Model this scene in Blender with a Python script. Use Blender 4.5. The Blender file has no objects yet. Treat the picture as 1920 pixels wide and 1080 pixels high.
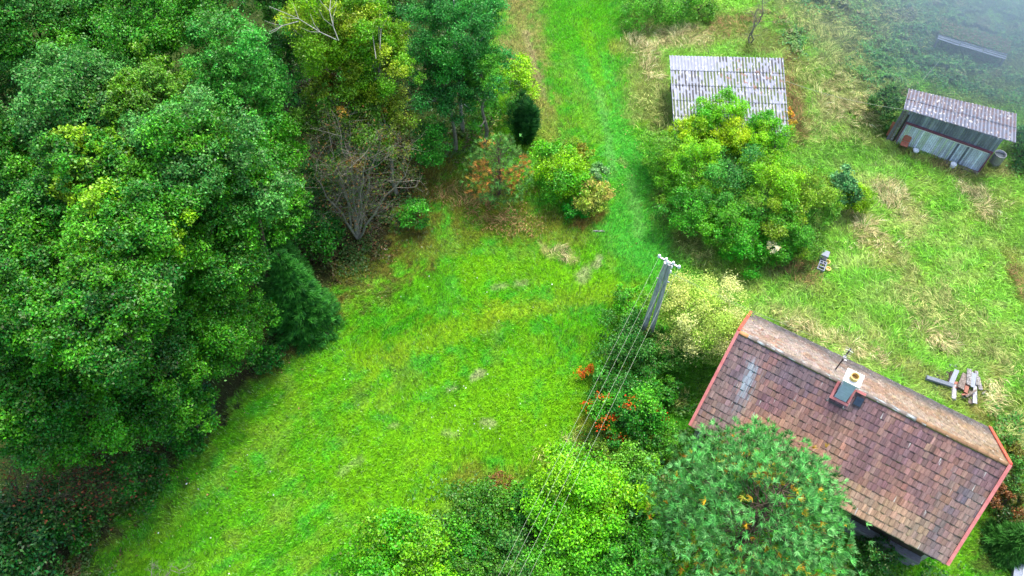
import bpy, math, random
import numpy as np
from math import radians, sin, cos, pi
C = bpy.context.scene
COL = C.collection
# ------------------------------------------------------------------ camera
F, TAU, HC = 1450.0, radians(33.86), 34.6
cd = bpy.data.cameras.new('camera'); cam = bpy.data.objects.new('camera', cd); COL.objects.link(cam)
cam.location = (0, 0, HC); cam.rotation_euler = (TAU, 0, 0)
cd.sensor_width = 36; cd.lens = 36*F/1920; cd.clip_end = 2000; cd.clip_start = .1
C.camera = cam
# ------------------------------------------------------------------ light
SUN_EL, SUN_AZ = radians(66), radians(30)      # azimuth clockwise from +Y
w = bpy.data.worlds.new('World'); C.world = w; w.use_nodes = True
nt = w.node_tree; bg = nt.nodes['Background']
sky = nt.nodes.new('ShaderNodeTexSky'); sky.sky_type = 'NISHITA'; sky.sun_disc = False
sky.sun_elevation = SUN_EL; sky.sun_rotation = SUN_AZ; sky.dust_density = 4.0; sky.air_density = 1.0; sky.ozone_density = 1.0
nt.links.new(sky.outputs[0], bg.inputs[0]); bg.inputs[1].default_value = 0.15
sd = bpy.data.lights.new('sun', 'SUN'); sd.energy = 1.5; sd.angle = radians(14); sd.color = (1, .96, .88)
so = bpy.data.objects.new('sun', sd); COL.objects.link(so)
so.rotation_euler = (pi/2-SUN_EL, 0, -SUN_AZ + pi) if False else (0, 0, 0)
from mathutils import Vector, Matrix
sdir = Vector((cos(SUN_EL)*sin(SUN_AZ), cos(SUN_EL)*cos(SUN_AZ), sin(SUN_EL)))
so.rotation_euler = sdir.to_track_quat('Z', 'Y').to_euler()
C.view_settings.view_transform = 'Standard'; C.view_settings.look = 'None'
C.view_settings.gamma = 1; C.view_settings.exposure = 1.42
# ------------------------------------------------------------------ helpers
def P(px, py, z=0.0):
    """world point at height z that the photo shows at pixel (px,py) of 1920x1080"""
    x = (px-960)/F; v = (540-py)/F
    d = np.array([x, sin(TAU)+v*cos(TAU), -cos(TAU)+v*sin(TAU)])
    return np.array([0, 0, HC]) + (z-HC)/d[2]*d
def PXM(p):                                     # photo pixels per metre at world point
    return F/(p[1]*sin(TAU)-(p[2]-HC)*cos(TAU))
def hash2(i, j, s):
    h = (i*374761393 + j*668265263 + s*1442695041) & 0xFFFFFFFF
    h = ((h ^ (h >> 13))*1274126177) & 0xFFFFFFFF
    return ((h ^ (h >> 16)) & 0xFFFF)/65535.0
def vnoise(x, y, s=0):
    x = np.asarray(x, float); y = np.asarray(y, float)
    i = np.floor(x).astype(np.int64); j = np.floor(y).astype(np.int64)
    fx = x-i; fy = y-j; fx = fx*fx*(3-2*fx); fy = fy*fy*(3-2*fy)
    a = hash2(i, j, s)*(1-fx)+hash2(i+1, j, s)*fx
    b = hash2(i, j+1, s)*(1-fx)+hash2(i+1, j+1, s)*fx
    return a*(1-fy)+b*fy
def fbm(x, y, s=0, o=4):
    v = 0; a = .5; t = 0
    for k in range(o):
        v = v+a*vnoise(x*2**k+17.3*k, y*2**k-9.1*k, s+k); t += a; a *= .5
    return v/t
def sm(x, a, b):
    t = np.clip((x-a)/(b-a), 0, 1); return t*t*(3-2*t)
def tag(o, label=None, cat=None, group=None, kind=None):
    if label: o['label'] = label
    if cat: o['category'] = cat
    if group: o['group'] = group
    if kind: o['kind'] = kind
    return o
def empty(name, loc, rz=0, **k):
    o = bpy.data.objects.new(name, None); COL.objects.link(o); o.empty_display_size = .2
    o.location = tuple(float(c) for c in loc); o.rotation_euler = (0, 0, rz); return tag(o, **k)
def link(name, me, mat, parent=None):
    o = bpy.data.objects.new(name, me); COL.objects.link(o)
    if mat: me.materials.append(mat)
    if parent: o.parent = parent
    return o
def npmesh(name, V, Fc, k, mat, col=None, parent=None, origin=None, smooth=False):
    """V (n,3), Fc (m,k) equal-size faces, col (n,3) point colours"""
    V = np.asarray(V, np.float32); Fc = np.asarray(Fc, np.int32)
    if origin is not None: V = V-np.asarray(origin, np.float32)
    me = bpy.data.meshes.new(name)
    me.vertices.add(len(V)); me.vertices.foreach_set('co', V.ravel())
    me.loops.add(Fc.size); me.loops.foreach_set('vertex_index', Fc.ravel())
    me.polygons.add(len(Fc)); me.polygons.foreach_set('loop_start', np.arange(len(Fc), dtype=np.int32)*k)
    me.polygons.foreach_set('loop_total', np.full(len(Fc), k, np.int32))
    if smooth: me.polygons.foreach_set('use_smooth', np.ones(len(Fc), bool))
    me.update(calc_edges=True)
    if col is not None:
        a = me.attributes.new('Col', 'FLOAT_COLOR', 'POINT')
        cc = np.ones((len(V), 4), np.float32); cc[:, :3] = np.clip(col, 0, 1); a.data.foreach_set('color', cc.ravel())
    return link(name, me, mat, parent)
class MB:
    """collects quads"""
    def __init__(s): s.v = []; s.f = []; s.n = 0
    def add(s, V, Fc):
        V = np.asarray(V, float); s.v.append(V); s.f.append(np.asarray(Fc)+s.n); s.n += len(V)
    def box(s, c, size, R=None):
        h = np.array(size)/2
        V = np.array([[x, y, z] for z in (-1, 1) for y in (-1, 1) for x in (-1, 1)])*h
        if R is not None: V = V@np.array(R).T
        V = V+np.array(c)
        s.add(V, [[0, 2, 3, 1], [4, 5, 7, 6], [0, 1, 5, 4], [2, 6, 7, 3], [0, 4, 6, 2], [1, 3, 7, 5]])
    def bar(s, a, b, w, h, up=(0, 0, 1)):
        a = np.array(a, float); b = np.array(b, float); d = b-a; L = np.linalg.norm(d); d /= L
        x = np.cross(d, np.array(up, float)); x /= np.linalg.norm(x); y = np.cross(x, d)
        R = np.stack([x, d, y], 1); s.box((a+b)/2, (w, L, h), R)
    def tube(s, pts, rad, n=7, cap=True):
        pts = np.asarray(pts, float); m = len(pts); rad = np.broadcast_to(rad, (m,))
        T = np.gradient(pts, axis=0); T /= np.linalg.norm(T, axis=1)[:, None]+1e-9
        up = np.array([0, 0, 1.]) if abs(T[0][2]) < .8 else np.array([1., 0, 0])
        X = np.cross(T, up); X /= np.linalg.norm(X, axis=1)[:, None]+1e-9; Y = np.cross(T, X)
        a = np.arange(n)*2*pi/n
        V = pts[:, None]+(X[:, None]*np.cos(a)[None, :, None]+Y[:, None]*np.sin(a)[None, :, None])*rad[:, None, None]
        V = V.reshape(-1, 3)
        i = np.arange(m-1)[:, None]*n; j = np.arange(n)[None]
        Fq = np.stack([i+j, i+(j+1) % n, i+n+(j+1) % n, i+n+j], -1).reshape(-1, 4)
        s.add(V, Fq)
        if cap:
            for k, e in ((0, 0), (m-1, 1)):
                V2 = np.vstack([V[k*n:(k+1)*n], pts[k][None]])
                q = [[j, (j+2) % n if j+2 < n+1 else 0, n, n] for j in ()]
                # fan of degenerate-free quads: use pairs
                fq = []
                jj = 0
                while jj < n:
                    if jj+1 < n: fq.append([jj, (jj+1) % n, (jj+2) % n, n]); jj += 2
                    else: fq.append([jj, 0, n, n]); jj += 1
                fq = [f for f in fq if len(set(f)) == 4] or fq
                s.add(V2, fq)
    def lathe(s, c, prof, n=16, R=None):
        a = np.arange(n)*2*pi/n; prof = np.array(prof)
        V = np.stack([prof[:, 0][:, None]*np.cos(a), prof[:, 0][:, None]*np.sin(a), np.repeat(prof[:, 1][:, None], n, 1)], -1).reshape(-1, 3)
        if R is not None: V = V@np.array(R).T
        i = np.arange(len(prof)-1)[:, None]*n; j = np.arange(n)[None]
        s.add(V+np.array(c), np.stack([i+j, i+(j+1) % n, i+n+(j+1) % n, i+n+j], -1).reshape(-1, 4))
    def build(s, name, mat, parent=None, origin=None, smooth=False, bevel=0):
        V = np.vstack(s.v); Fq = np.vstack(s.f)
        if parent is not None and origin is None: origin = None
        # degenerate quads -> build by from_pydata
        me = bpy.data.meshes.new(name)
        if origin is not None: V = V-np.array(origin)
        me.from_pydata(V.tolist(), [], [list(dict.fromkeys(f)) for f in Fq.tolist()]); me.update()
        if smooth: me.polygons.foreach_set('use_smooth', np.ones(len(me.polygons), bool))
        o = link(name, me, mat, parent)
        if bevel:
            b = o.modifiers.new('bevel', 'BEVEL'); b.width = bevel; b.segments = 2; b.limit_method = 'ANGLE'
        return o
def rotz(a): return np.array([[cos(a), -sin(a), 0], [sin(a), cos(a), 0], [0, 0, 1.]])
# ------------------------------------------------------------------ materials
def new_mat(name):
    m = bpy.data.materials.new(name); m.use_nodes = True
    return m, m.node_tree, m.node_tree.nodes['Principled BSDF']
def leaf_mat(name, rough=.5, spec=.35, tr=.3):
    m, t, b = new_mat(name); at = t.nodes.new('ShaderNodeAttribute'); at.attribute_name = 'Col'
    t.links.new(at.outputs['Color'], b.inputs['Base Color']); b.inputs['Roughness'].default_value = rough
    b.inputs['Specular IOR Level'].default_value = spec
    if tr:
        tl = t.nodes.new('ShaderNodeBsdfTranslucent'); t.links.new(at.outputs['Color'], tl.inputs['Color'])
        mx = t.nodes.new('ShaderNodeMixShader'); mx.inputs[0].default_value = tr
        t.links.new(b.outputs[0], mx.inputs[1]); t.links.new(tl.outputs[0], mx.inputs[2])
        t.links.new(mx.outputs[0], t.nodes['Material Output'].inputs['Surface'])
    return m
def vc_mat(name, rough=.85, spec=.25, nscale=30, amt=.25, bump=.3, dist=.02):
    m, t, b = new_mat(name); N = t.nodes; Lk = t.links
    at = N.new('ShaderNodeAttribute'); at.attribute_name = 'Col'
    tc = N.new('ShaderNodeTexCoord'); nz = N.new('ShaderNodeTexNoise'); nz.inputs['Scale'].default_value = nscale; nz.inputs['Detail'].default_value = 5
    Lk.new(tc.outputs['Object'], nz.inputs['Vector'])
    mr = N.new('ShaderNodeMapRange'); mr.inputs[1].default_value = .3; mr.inputs[2].default_value = .7
    mr.inputs[3].default_value = 1-amt; mr.inputs[4].default_value = 1+amt; Lk.new(nz.outputs[0], mr.inputs[0])
    vm = N.new('ShaderNodeVectorMath'); vm.operation = 'SCALE'; Lk.new(at.outputs['Color'], vm.inputs[0]); Lk.new(mr.outputs[0], vm.inputs['Scale'])
    Lk.new(vm.outputs[0], b.inputs['Base Color'])
    bp = N.new('ShaderNodeBump'); bp.inputs['Strength'].default_value = bump; bp.inputs['Distance'].default_value = dist
    Lk.new(nz.outputs[0], bp.inputs['Height']); Lk.new(bp.outputs[0], b.inputs['Normal'])
    b.inputs['Roughness'].default_value = rough; b.inputs['Specular IOR Level'].default_value = spec
    return m
def noise_mat(name, c1, c2, scale=8, rough=.8, spec=.3, stretch=(1, 1, 1), metal=0, bump=.3, c3=None, dist=.01):
    m, t, b = new_mat(name); N = t.nodes; Lk = t.links
    tc = N.new('ShaderNodeTexCoord'); mp = N.new('ShaderNodeMapping'); mp.inputs['Scale'].default_value = stretch
    nz = N.new('ShaderNodeTexNoise'); nz.inputs['Scale'].default_value = scale; nz.inputs['Detail'].default_value = 6; nz.inputs['Roughness'].default_value = .65
    Lk.new(tc.outputs['Object'], mp.inputs[0]); Lk.new(mp.outputs[0], nz.inputs['Vector'])
    cr = N.new('ShaderNodeValToRGB'); cr.color_ramp.elements[0].position = .35; cr.color_ramp.elements[1].position = .65
    cr.color_ramp.elements[0].color = (*c1, 1); cr.color_ramp.elements[1].color = (*c2, 1)
    if c3: e = cr.color_ramp.elements.new(.72); e.color = (*c3, 1)
    Lk.new(nz.outputs[0], cr.inputs[0]); Lk.new(cr.outputs[0], b.inputs['Base Color'])
    bp = N.new('ShaderNodeBump'); bp.inputs['Strength'].default_value = bump; bp.inputs['Distance'].default_value = dist
    Lk.new(nz.outputs[0], bp.inputs['Height']); Lk.new(bp.outputs[0], b.inputs['Normal'])
    b.inputs['Roughness'].default_value = rough; b.inputs['Specular IOR Level'].default_value = spec; b.inputs['Metallic'].default_value = metal
    return m
LEAF = leaf_mat('leaf', .45, .4, .25)
NEEDLE = leaf_mat('needle', .6, .3, .15)
GRASS = leaf_mat('grass_blade', .6, .3, .3)
DRY = leaf_mat('dry_blade', .8, .2, .2)
SOIL = vc_mat('soil_and_turf', .95, .1, 14, .3, .5, .04)
TILE = vc_mat('clay_tile', .75, .35, 22, .18, .3, .006)
SHEET = vc_mat('fibre_cement', .7, .4, 25, .12, .25, .004)
PLANKC = vc_mat('weathered_boards', .8, .3, 18, .2, .3, .005)
BARK = noise_mat('bark', (.05, .038, .025), (.13, .10, .07), 12, .9, .2)
GREYBARK = noise_mat('grey_bark', (.14, .135, .10), (.32, .30, .24), 14, .9, .2)
BIRCH = noise_mat('birch_bark', (.2, .2, .18), (.42, .42, .38), 9, .7, .3)
DEADWOOD = noise_mat('dead_wood', (.25, .24, .22), (.5, .48, .44), 20, .8, .3)
POLEWOOD = noise_mat('pole_wood', (.24, .24, .25), (.50, .50, .53), 16, .85, .25, (1, 1, .12))
REDPAINT = noise_mat('red_paint', (.62, .07, .045), (.72, .13, .10), 5, .45, .5, bump=.1)
PINKPAINT = noise_mat('faded_red_paint', (.55, .16, .15), (.66, .24, .22), 4, .5, .5, bump=.1)
WHITE = noise_mat('white_plaster', (.72, .72, .70), (.85, .85, .83), 12, .6, .4, bump=.15)
CREAM = noise_mat('cream_plastic', (.75, .68, .5), (.85, .78, .6), 8, .5, .4, bump=.1)
YELLOWCLAY = noise_mat('yellow_clay', (.62, .42, .10), (.75, .55, .2), 10, .6, .4, bump=.1)
DARKCLAY = noise_mat('soot', (.10, .07, .03), (.2, .13, .04), 12, .8, .3)
ZINC = noise_mat('zinc_sheet', (.42, .5, .6), (.55, .63, .76), 6, .4, .5, (1, 1, 3), metal=0, bump=.1)
DARKGLASS = noise_mat('roof_glass', (.02, .035, .06), (.04, .06, .09), 3, .15, .5, bump=.02)
DARKTIMBER = noise_mat('dark_timber', (.02, .014, .012), (.06, .045, .04), 10, .8, .3, (1, 6, 6))
GREYTIMBER = noise_mat('grey_timber', (.09, .09, .09), (.22, .22, .24), 14, .85, .25, (.4, 5, 5))
PALEWOOD = noise_mat('bleached_wood', (.07, .065, .06), (.36, .355, .35), 12, .85, .25, (1, 1, .5))
MIDWOOD = noise_mat('split_wood', (.09, .07, .055), (.27, .23, .2), 12, .85, .25)
REDWOOD = noise_mat('red_brown_wood', (.22, .09, .06), (.38, .17, .12), 10, .8, .3)
CONCRETE = noise_mat('grey_concrete', (.10, .12, .15), (.2, .23, .27), 25, .8, .3)
DARKCONC = noise_mat('dark_concrete', (.03, .036, .045), (.07, .08, .095), 25, .8, .3)
PALECONC = noise_mat('pale_slab', (.19, .22, .28), (.29, .33, .40), 20, .7, .35)
RUST = noise_mat('rusty_red_seat', (.32, .10, .06), (.45, .17, .11), 14, .7, .3)
METAL = noise_mat('galvanised_metal', (.25, .26, .28), (.42, .43, .45), 20, .45, .5, metal=.6, bump=.1)
DARKMETAL = noise_mat('dark_metal', (.03, .03, .035), (.08, .07, .07), 20, .5, .5, metal=.5, bump=.1)
PORCELAIN = noise_mat('porcelain', (.75, .77, .8), (.85, .86, .88), 5, .2, .6, bump=.02)
WIRE = noise_mat('aluminium_wire', (.26, .32, .22), (.36, .42, .3), 5, .4, .6, metal=.2, bump=.02)
MAROON = noise_mat('maroon_trim', (.13, .04, .07), (.2, .07, .1), 8, .7, .3)
WATER = noise_mat('barrel_water', (.06, .08, .09), (.09, .11, .12), 3, .08, .6, bump=.02)
PLASTER = noise_mat('grey_render', (.3, .28, .25), (.42, .4, .37), 6, .9, .2)

# ------------------------------------------------------------------ ground colour map (real worn, dry and mossy patches)
def gcap(p1, p2, r, col, s, soft=.8, thr=None, sd=0):
    a = P(*p1); b = P(*p2); m = PXM((a+b)/2); return (a[:2], b[:2], r/m, np.array(col), s, soft, thr, sd)
BASE = np.array((.07, .35, .006)); YEL = np.array((.17, .42, .005)); BLU = np.array((.07, .42, .04)); DRK = np.array((.025, .2, .006))
STRAW = (.50, .46, .19); OLIVE = (.20, .22, .03); BRN = (.16, .085, .03); LEAFB = (.24, .12, .06); PALE = (.5, .42, .3); DARKB = (.045, .032, .015)
CAPS = [
 gcap((965, -60), (985, 120), 45, (.33, .27, .10), .85), gcap((985, 120), (1010, 200), 34, (.30, .27, .09), .8), gcap((1010, 200), (1075, 330), 34, (.28, .28, .06), .7),
 gcap((985, 60), (1012, 150), 7, (.42, .32, .2), .5), gcap((1012, 150), (1022, 185), 5, (.42, .32, .2), .4),
 gcap((1060, -40), (1110, 130), 50, BASE*1.15, .8), gcap((1110, 130), (1180, 290), 55, BLU, .9), gcap((1180, 290), (1210, 470), 62, BLU, .9), gcap((1130, 420), (1230, 480), 40, BLU, .7),
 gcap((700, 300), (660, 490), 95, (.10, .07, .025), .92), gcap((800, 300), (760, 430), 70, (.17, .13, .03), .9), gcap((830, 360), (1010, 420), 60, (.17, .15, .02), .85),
 gcap((880, 420), (1080, 440), 40, (.16, .2, .02), .55), gcap((640, 560), (520, 680), 22, BRN, .7), gcap((640, 500), (880, 450), 36, (.16, .17, .02), .6),
 gcap((1180, 545), (930, 590), 26, (.26, .40, .02), .75), gcap((930, 590), (700, 680), 32, (.24, .40, .01), .75), gcap((700, 640), (480, 800), 20, YEL, .6), gcap((560, 760), (230, 1060), 20, (.18, .33, .02), .55),
 gcap((1000, 700), (700, 880), 110, YEL, .75), gcap((1050, 800), (850, 850), 70, YEL, .6), gcap((900, 500), (1130, 530), 45, YEL, .7), gcap((650, 780), (300, 1040), 40, YEL*.9, .35),
 gcap((1095, 40), (1135, 200), 13, YEL, .7), gcap((1150, 85), (1155, 95), 14, (.28, .30, .05), .7), gcap((1170, 110), (1185, 230), 14, (.10, .30, .02), .6), gcap((1125, 170), (1150, 330), 10, (.16, .44, .10), .6), gcap((1180, 330), (1200, 440), 12, (.18, .46, .10), .6), gcap((1060, 100), (1120, 260), 16, (.17, .36, .03), .6), gcap((1165, 300), (1172, 306), 8, (.3, .34, .12), .6),
 gcap((1125, 486), (1118, 500), 8, PALE, 0.63), gcap((1102, 508), (1090, 522), 11, PALE, 0.52), gcap((970, 532), (982, 532), 9, PALE, 0.42), gcap((925, 540), (945, 535), 8, PALE, 0.35),
 gcap((888, 706), (900, 698), 9, PALE, 0.63), gcap((840, 732), (856, 728), 6, PALE, 0.49), gcap((908, 794), (924, 792), 7, PALE, 0.49), gcap((732, 800), (745, 796), 5, PALE, 0.35), gcap((675, 860), (640, 885), 8, PALE, 0.24), gcap((860, 816), (836, 812), 6, PALE, 0.28),
 gcap((1040, 470), (1070, 488), 14, STRAW, .6), gcap((1013, 455), (1030, 480), 6, STRAW, .5), gcap((1120, 400), (1085, 420), 16, (.35, .17, .05), .8),
 gcap((850, 700), (900, 500), 25, YEL, .4),
 gcap((1250, 380), (1310, 480), 34, (.22, .17, .05), .75), gcap((1310, 480), (1400, 540), 26, (.2, .26, .03), .6), gcap((1480, 505), (1510, 518), 34, (.2, .12, .06), .95),
 gcap((1200, 50), (1215, 210), 38, (.38, .34, .13), .55), gcap((1240, 80), (1320, 70), 30, (.5, .42, .2), .7), gcap((1230, 150), (1240, 240), 30, (.26, .28, .08), .6), gcap((1350, 50), (1470, 90), 48, (.24, .15, .07), .6),
 gcap((1480, 120), (1500, 250), 26, (.3, .17, .07), .8), gcap((1540, 40), (1600, 190), 60, (.38, .38, .15), .65), gcap((1560, 210), (1620, 190), 40, (.44, .42, .18), .7), gcap((1500, 0), (1620, 60), 70, (.24, .30, .09), .7),
 gcap((1500, 280), (1640, 300), 40, (.13, .33, .04), .6), gcap((1650, 350), (1710, 410), 34, STRAW, .85), gcap((1600, 410), (1650, 470), 36, (.36, .34, .10), .75), gcap((1690, 480), (1700, 540), 26, (.34, .36, .10), .7),
 gcap((1740, 540), (1860, 640), 40, (.30, .36, .09), .6), gcap((1720, 620), (1800, 650), 30, (.4, .33, .14), .65), gcap((1460, 590), (1560, 640), 22, STRAW, .75), gcap((1560, 560), (1500, 520), 30, (.26, .36, .06), .6),
 gcap((1820, 360), (1850, 400), 26, (.36, .30, .14), .8), gcap((1900, 480), (1920, 560), 18, (.34, .2, .07), .7), gcap((1600, 580), (1800, 660), 60, (.17, .40, .03), .5), gcap((1640, 640), (1700, 700), 26, (.26, .34, .07), .6),
 gcap((1650, 640), (1620, 610), 20, STRAW, .5), gcap((1580, 650), (1610, 660), 20, STRAW, .8),
 gcap((1660, 40), (1900, 130), 130, (.12, .15, .05), .9), gcap((1640, 250), (1650, 120), 40, (.13, .17, .05), .7), gcap((1760, 310), (1890, 320), 22, (.33, .25, .12), .7), gcap((1700, 290), (1780, 320), 14, (.3, .2, .08), .7),
 gcap((1860, 380), (1900, 460), 40, (.22, .35, .06), .5), gcap((1700, 690), (1830, 770), 26, (.3, .26, .08), .6), gcap((1830, 760), (1860, 700), 18, (.38, .28, .1), .6), gcap((1900, 760), (1880, 960), 34, (.17, .17, .03), .7), gcap((1900, 880), (1850, 1060), 30, (.10, .06, .03), .8),
 gcap((1270, 700), (1290, 830), 26, (.05, .28, .02), .7), gcap((1110, 820), (1160, 860), 36, (.3, .22, .04), .75), gcap((1210, 850), (1250, 900), 40, BRN, .8), gcap((1190, 820), (1170, 830), 20, (.1, .06, .03), .7), gcap((870, 890), (960, 900), 30, (.2, .17, .03), .7), gcap((1030, 880), (1060, 860), 25, (.28, .25, .03), .6),
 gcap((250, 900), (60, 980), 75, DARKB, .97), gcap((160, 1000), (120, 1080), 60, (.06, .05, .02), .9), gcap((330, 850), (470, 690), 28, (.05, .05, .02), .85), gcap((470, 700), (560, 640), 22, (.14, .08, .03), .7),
]
FOREST = np.array([P(*p)[:2] for p in [(560, -400), (930, -300), (915, 60), (880, 250), (790, 300), (720, 470), (630, 500), (600, 610), (480, 690), (400, 800), (200, 900), (140, 1080), (60, 1400), (-900, 1500), (-1500, -800)]])
def inpoly(x, y, poly):
    r = np.zeros(x.shape, bool); n = len(poly); j = n-1
    for i in range(n):
        xi, yi = poly[i]; xj, yj = poly[j]
        c = ((yi > y) != (yj > y)) & (x < (xj-xi)*(y-yi)/(yj-yi+1e-12)+xi); r ^= c; j = i
    return r
def gcolor(x, y):
    n1 = fbm(x*.35, y*.35, 3); n2 = fbm(x*1.6, y*1.6, 11); n3 = fbm(x*6, y*6, 23, 3)
    col = BASE[None]*np.ones((len(x), 1))
    k = sm(n1, .42, .68)[:, None]*.35; col = col*(1-k)+YEL*k
    k = sm(n2, .5, .75)[:, None]*.5; col = col*(1-k)+BLU*.9*k
    k = sm(1-n2, .55, .8)[:, None]*.4; col = col*(1-k)+DRK*k
    k = sm(fbm(x*.9, y*.9, 41), .56, .72)[:, None]*.28; col = col*(1-k)+np.array((.3, .3, .06))*k
    rt = sm(x, 7.5, 11)*sm(y, 13, 17)
    k = (rt*(.5+.5*sm(n2, .35, .65)))[:, None]*.75; col = col*(1-k)+np.array((.27, .60, .07))*k
    k = (rt*sm(fbm(x*.7+9, y*1.3, 31), .5, .62))[:, None]*.45; col = col*(1-k)+np.array((.52, .56, .18))*k
    uu = x*.79+y*.61; vv = -x*.61+y*.79; st = fbm(uu*.22, vv*2.2, 61); st2 = fbm(uu*1.2, vv*6, 62)
    k = sm(st, .52, .7)[:, None]*.32; col = col*(1-k)+np.array((.24, .42, .02))*k
    k = sm(1-st, .55, .75)[:, None]*.3; col = col*(1-k)+DRK*k; col = col*(.8+.4*st2[:, None])
    for a, b, r, c, s, soft, thr, sd_ in CAPS:
        mx = r*2.2
        lo = np.minimum(a, b)-mx; hi = np.maximum(a, b)+mx
        I = np.nonzero((x > lo[0]) & (x < hi[0]) & (y > lo[1]) & (y < hi[1]))[0]
        if not len(I): continue
        p = np.stack([x[I], y[I]], 1)-a; d = b-a; t = np.clip((p@d)/(d@d+1e-9), 0, 1)
        dist = np.linalg.norm(p-t[:, None]*d, axis=1)/r
        dist = dist+(n2[I]-.5)*1.7+(n3[I]-.5)*1.6
        k = (1-sm(dist, .3, 1.4))[:, None]*s*(.72+.28*sm(n3[I], .35, .6)[:, None])
        col[I] = col[I]*(1-k)+c*k
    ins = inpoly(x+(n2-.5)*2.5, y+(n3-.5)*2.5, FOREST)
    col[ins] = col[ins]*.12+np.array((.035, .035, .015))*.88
    return col*(.82+.36*n3[:, None])
def ghgt(x, y):
    return (fbm(x*.25, y*.25, 5, 3)-.5)*.12+(fbm(x*2, y*2, 9, 3)-.5)*.05
def make_ground():
    xs = np.concatenate([np.linspace(-400, -46, 40)[:-1], np.arange(-46, 46.01, .14), np.linspace(46, 400, 40)[1:]])
    ys = np.concatenate([np.linspace(-300, 2, 30)[:-1], np.arange(2, 60.01, .14), np.linspace(60, 500, 40)[1:]])
    X, Y = np.meshgrid(xs, ys); x = X.ravel(); y = Y.ravel()
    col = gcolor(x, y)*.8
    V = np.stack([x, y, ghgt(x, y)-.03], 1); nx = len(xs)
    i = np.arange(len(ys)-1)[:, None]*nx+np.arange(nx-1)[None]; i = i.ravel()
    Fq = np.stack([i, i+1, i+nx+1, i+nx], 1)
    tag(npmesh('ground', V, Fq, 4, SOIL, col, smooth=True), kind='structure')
make_ground()
# ------------------------------------------------------------------ leaves
def unit(v): return v/(np.linalg.norm(v, axis=-1, keepdims=True)+1e-9)
def leaf_quads(c, nrm, l, wd, col, rng, tan=None):
    n = len(c); r = unit(rng.normal(size=(n, 3))) if tan is None else tan
    t = unit(r-nrm*np.sum(r*nrm, 1, keepdims=True)); b = np.cross(nrm, t)
    L = (l*(.6+.8*rng.random(n)))[:, None]/2; W = (wd*(.6+.8*rng.random(n)))[:, None]/2
    V = np.stack([c-t*L, c+b*W+t*L*.15+nrm*L*.25, c+t*L, c-b*W+t*L*.15+nrm*L*.25], 1).reshape(-1, 3)
    Fq = np.arange(n*4).reshape(-1, 4); return V, Fq, np.repeat(col, 4, 0)
def ell_clumps(c, R, n, cr, rng, low=-.35, jit=.25):
    """clump centres over an ellipsoid's shell, clump radius cr (range)"""
    i = np.arange(n)+.5; z = 1-(1-low)*i/n; a = i*2.39996+rng.random()*6
    d = np.stack([np.sqrt(1-z*z)*np.cos(a), np.sqrt(1-z*z)*np.sin(a), z], 1)
    d += rng.normal(size=d.shape)*jit*.5
    k = (.55+.62*rng.random(n)**1.4)[:, None]
    return np.asarray(c)+d*np.asarray(R)*k, cr*(.7+.6*rng.random(n))
def foliage(clc, clr, n, leaf, pal, rng, centre, sub=14, up=.5, rnd=.8, aspect=.6, subr=.36, cvar=.22, green=None):
    """leaf sprays: every clump carries sub-sprays, every spray carries leaves"""
    pal = np.array(pal, float); m = len(clc)
    share = clr**2/np.sum(clr**2)
    k = rng.choice(m, m*sub, p=share)
    d = unit(rng.normal(size=(m*sub, 3))+np.array([0, 0, .35])+unit(clc[k]-centre)*.5)
    sc = clc[k]+d*clr[k][:, None]*(.55+.5*rng.random(m*sub))[:, None]
    sr = clr[k]*subr*(.6+.8*rng.random(m*sub))
    ccol = pal[rng.integers(len(pal), size=m)]*(1+cvar*rng.normal(size=(m, 1))*.6)
    scol = ccol[k]*(1+cvar*rng.normal(size=(m*sub, 1))*.5)
    q = rng.choice(m*sub, n, p=sr**1.6/np.sum(sr**1.6))
    e = rng.normal(size=(n, 3))*np.array([1, 1, .55])
    pos = sc[q]+e*sr[q][:, None]*.62
    nr = unit(d[q]*.4+np.array([0, 0, up])+rng.normal(size=(n, 3))*rnd*.85)
    col = scol[q]*np.clip(1+.34*rng.normal(size=(n, 1)), .3, 2.2)+rng.normal(size=(n, 3))*np.array([.012, .01, .002])
    return leaf_quads(pos, nr, np.full(n, leaf), np.full(n, leaf*aspect), np.clip(col*(np.array([1.3, 1.45, .75]) if green is None else np.array(green)), .003, .9), rng)
def limbs(mb, base, cen, R, clc, rng, tr, lim=14):
    top = np.array(cen)+np.array([0, 0, R[2]*.5])
    base = np.array(base, float)
    pts = [base+(top-base)*t+np.array([rng.normal()*.12, rng.normal()*.12, 0])*(t > 0)*(t < 1) for t in np.linspace(0, 1, 7)]
    mb.tube(pts, np.linspace(tr, tr*.25, 7), 8)
    for k in rng.permutation(len(clc))[:lim]:
        t = np.clip((clc[k][2]-base[2])/(top[2]-base[2]+1e-6)-.25, .15, .85); s = base+(top-base)*t
        e = clc[k]; mid = (s+e)/2+np.array([0, 0, -.1*np.linalg.norm(e-s)*.5])+rng.normal(size=3)*.1
        mb.tube([s, mid, e], [tr*.4, tr*.26, tr*.08], 5)
TREEID = [0]
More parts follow.
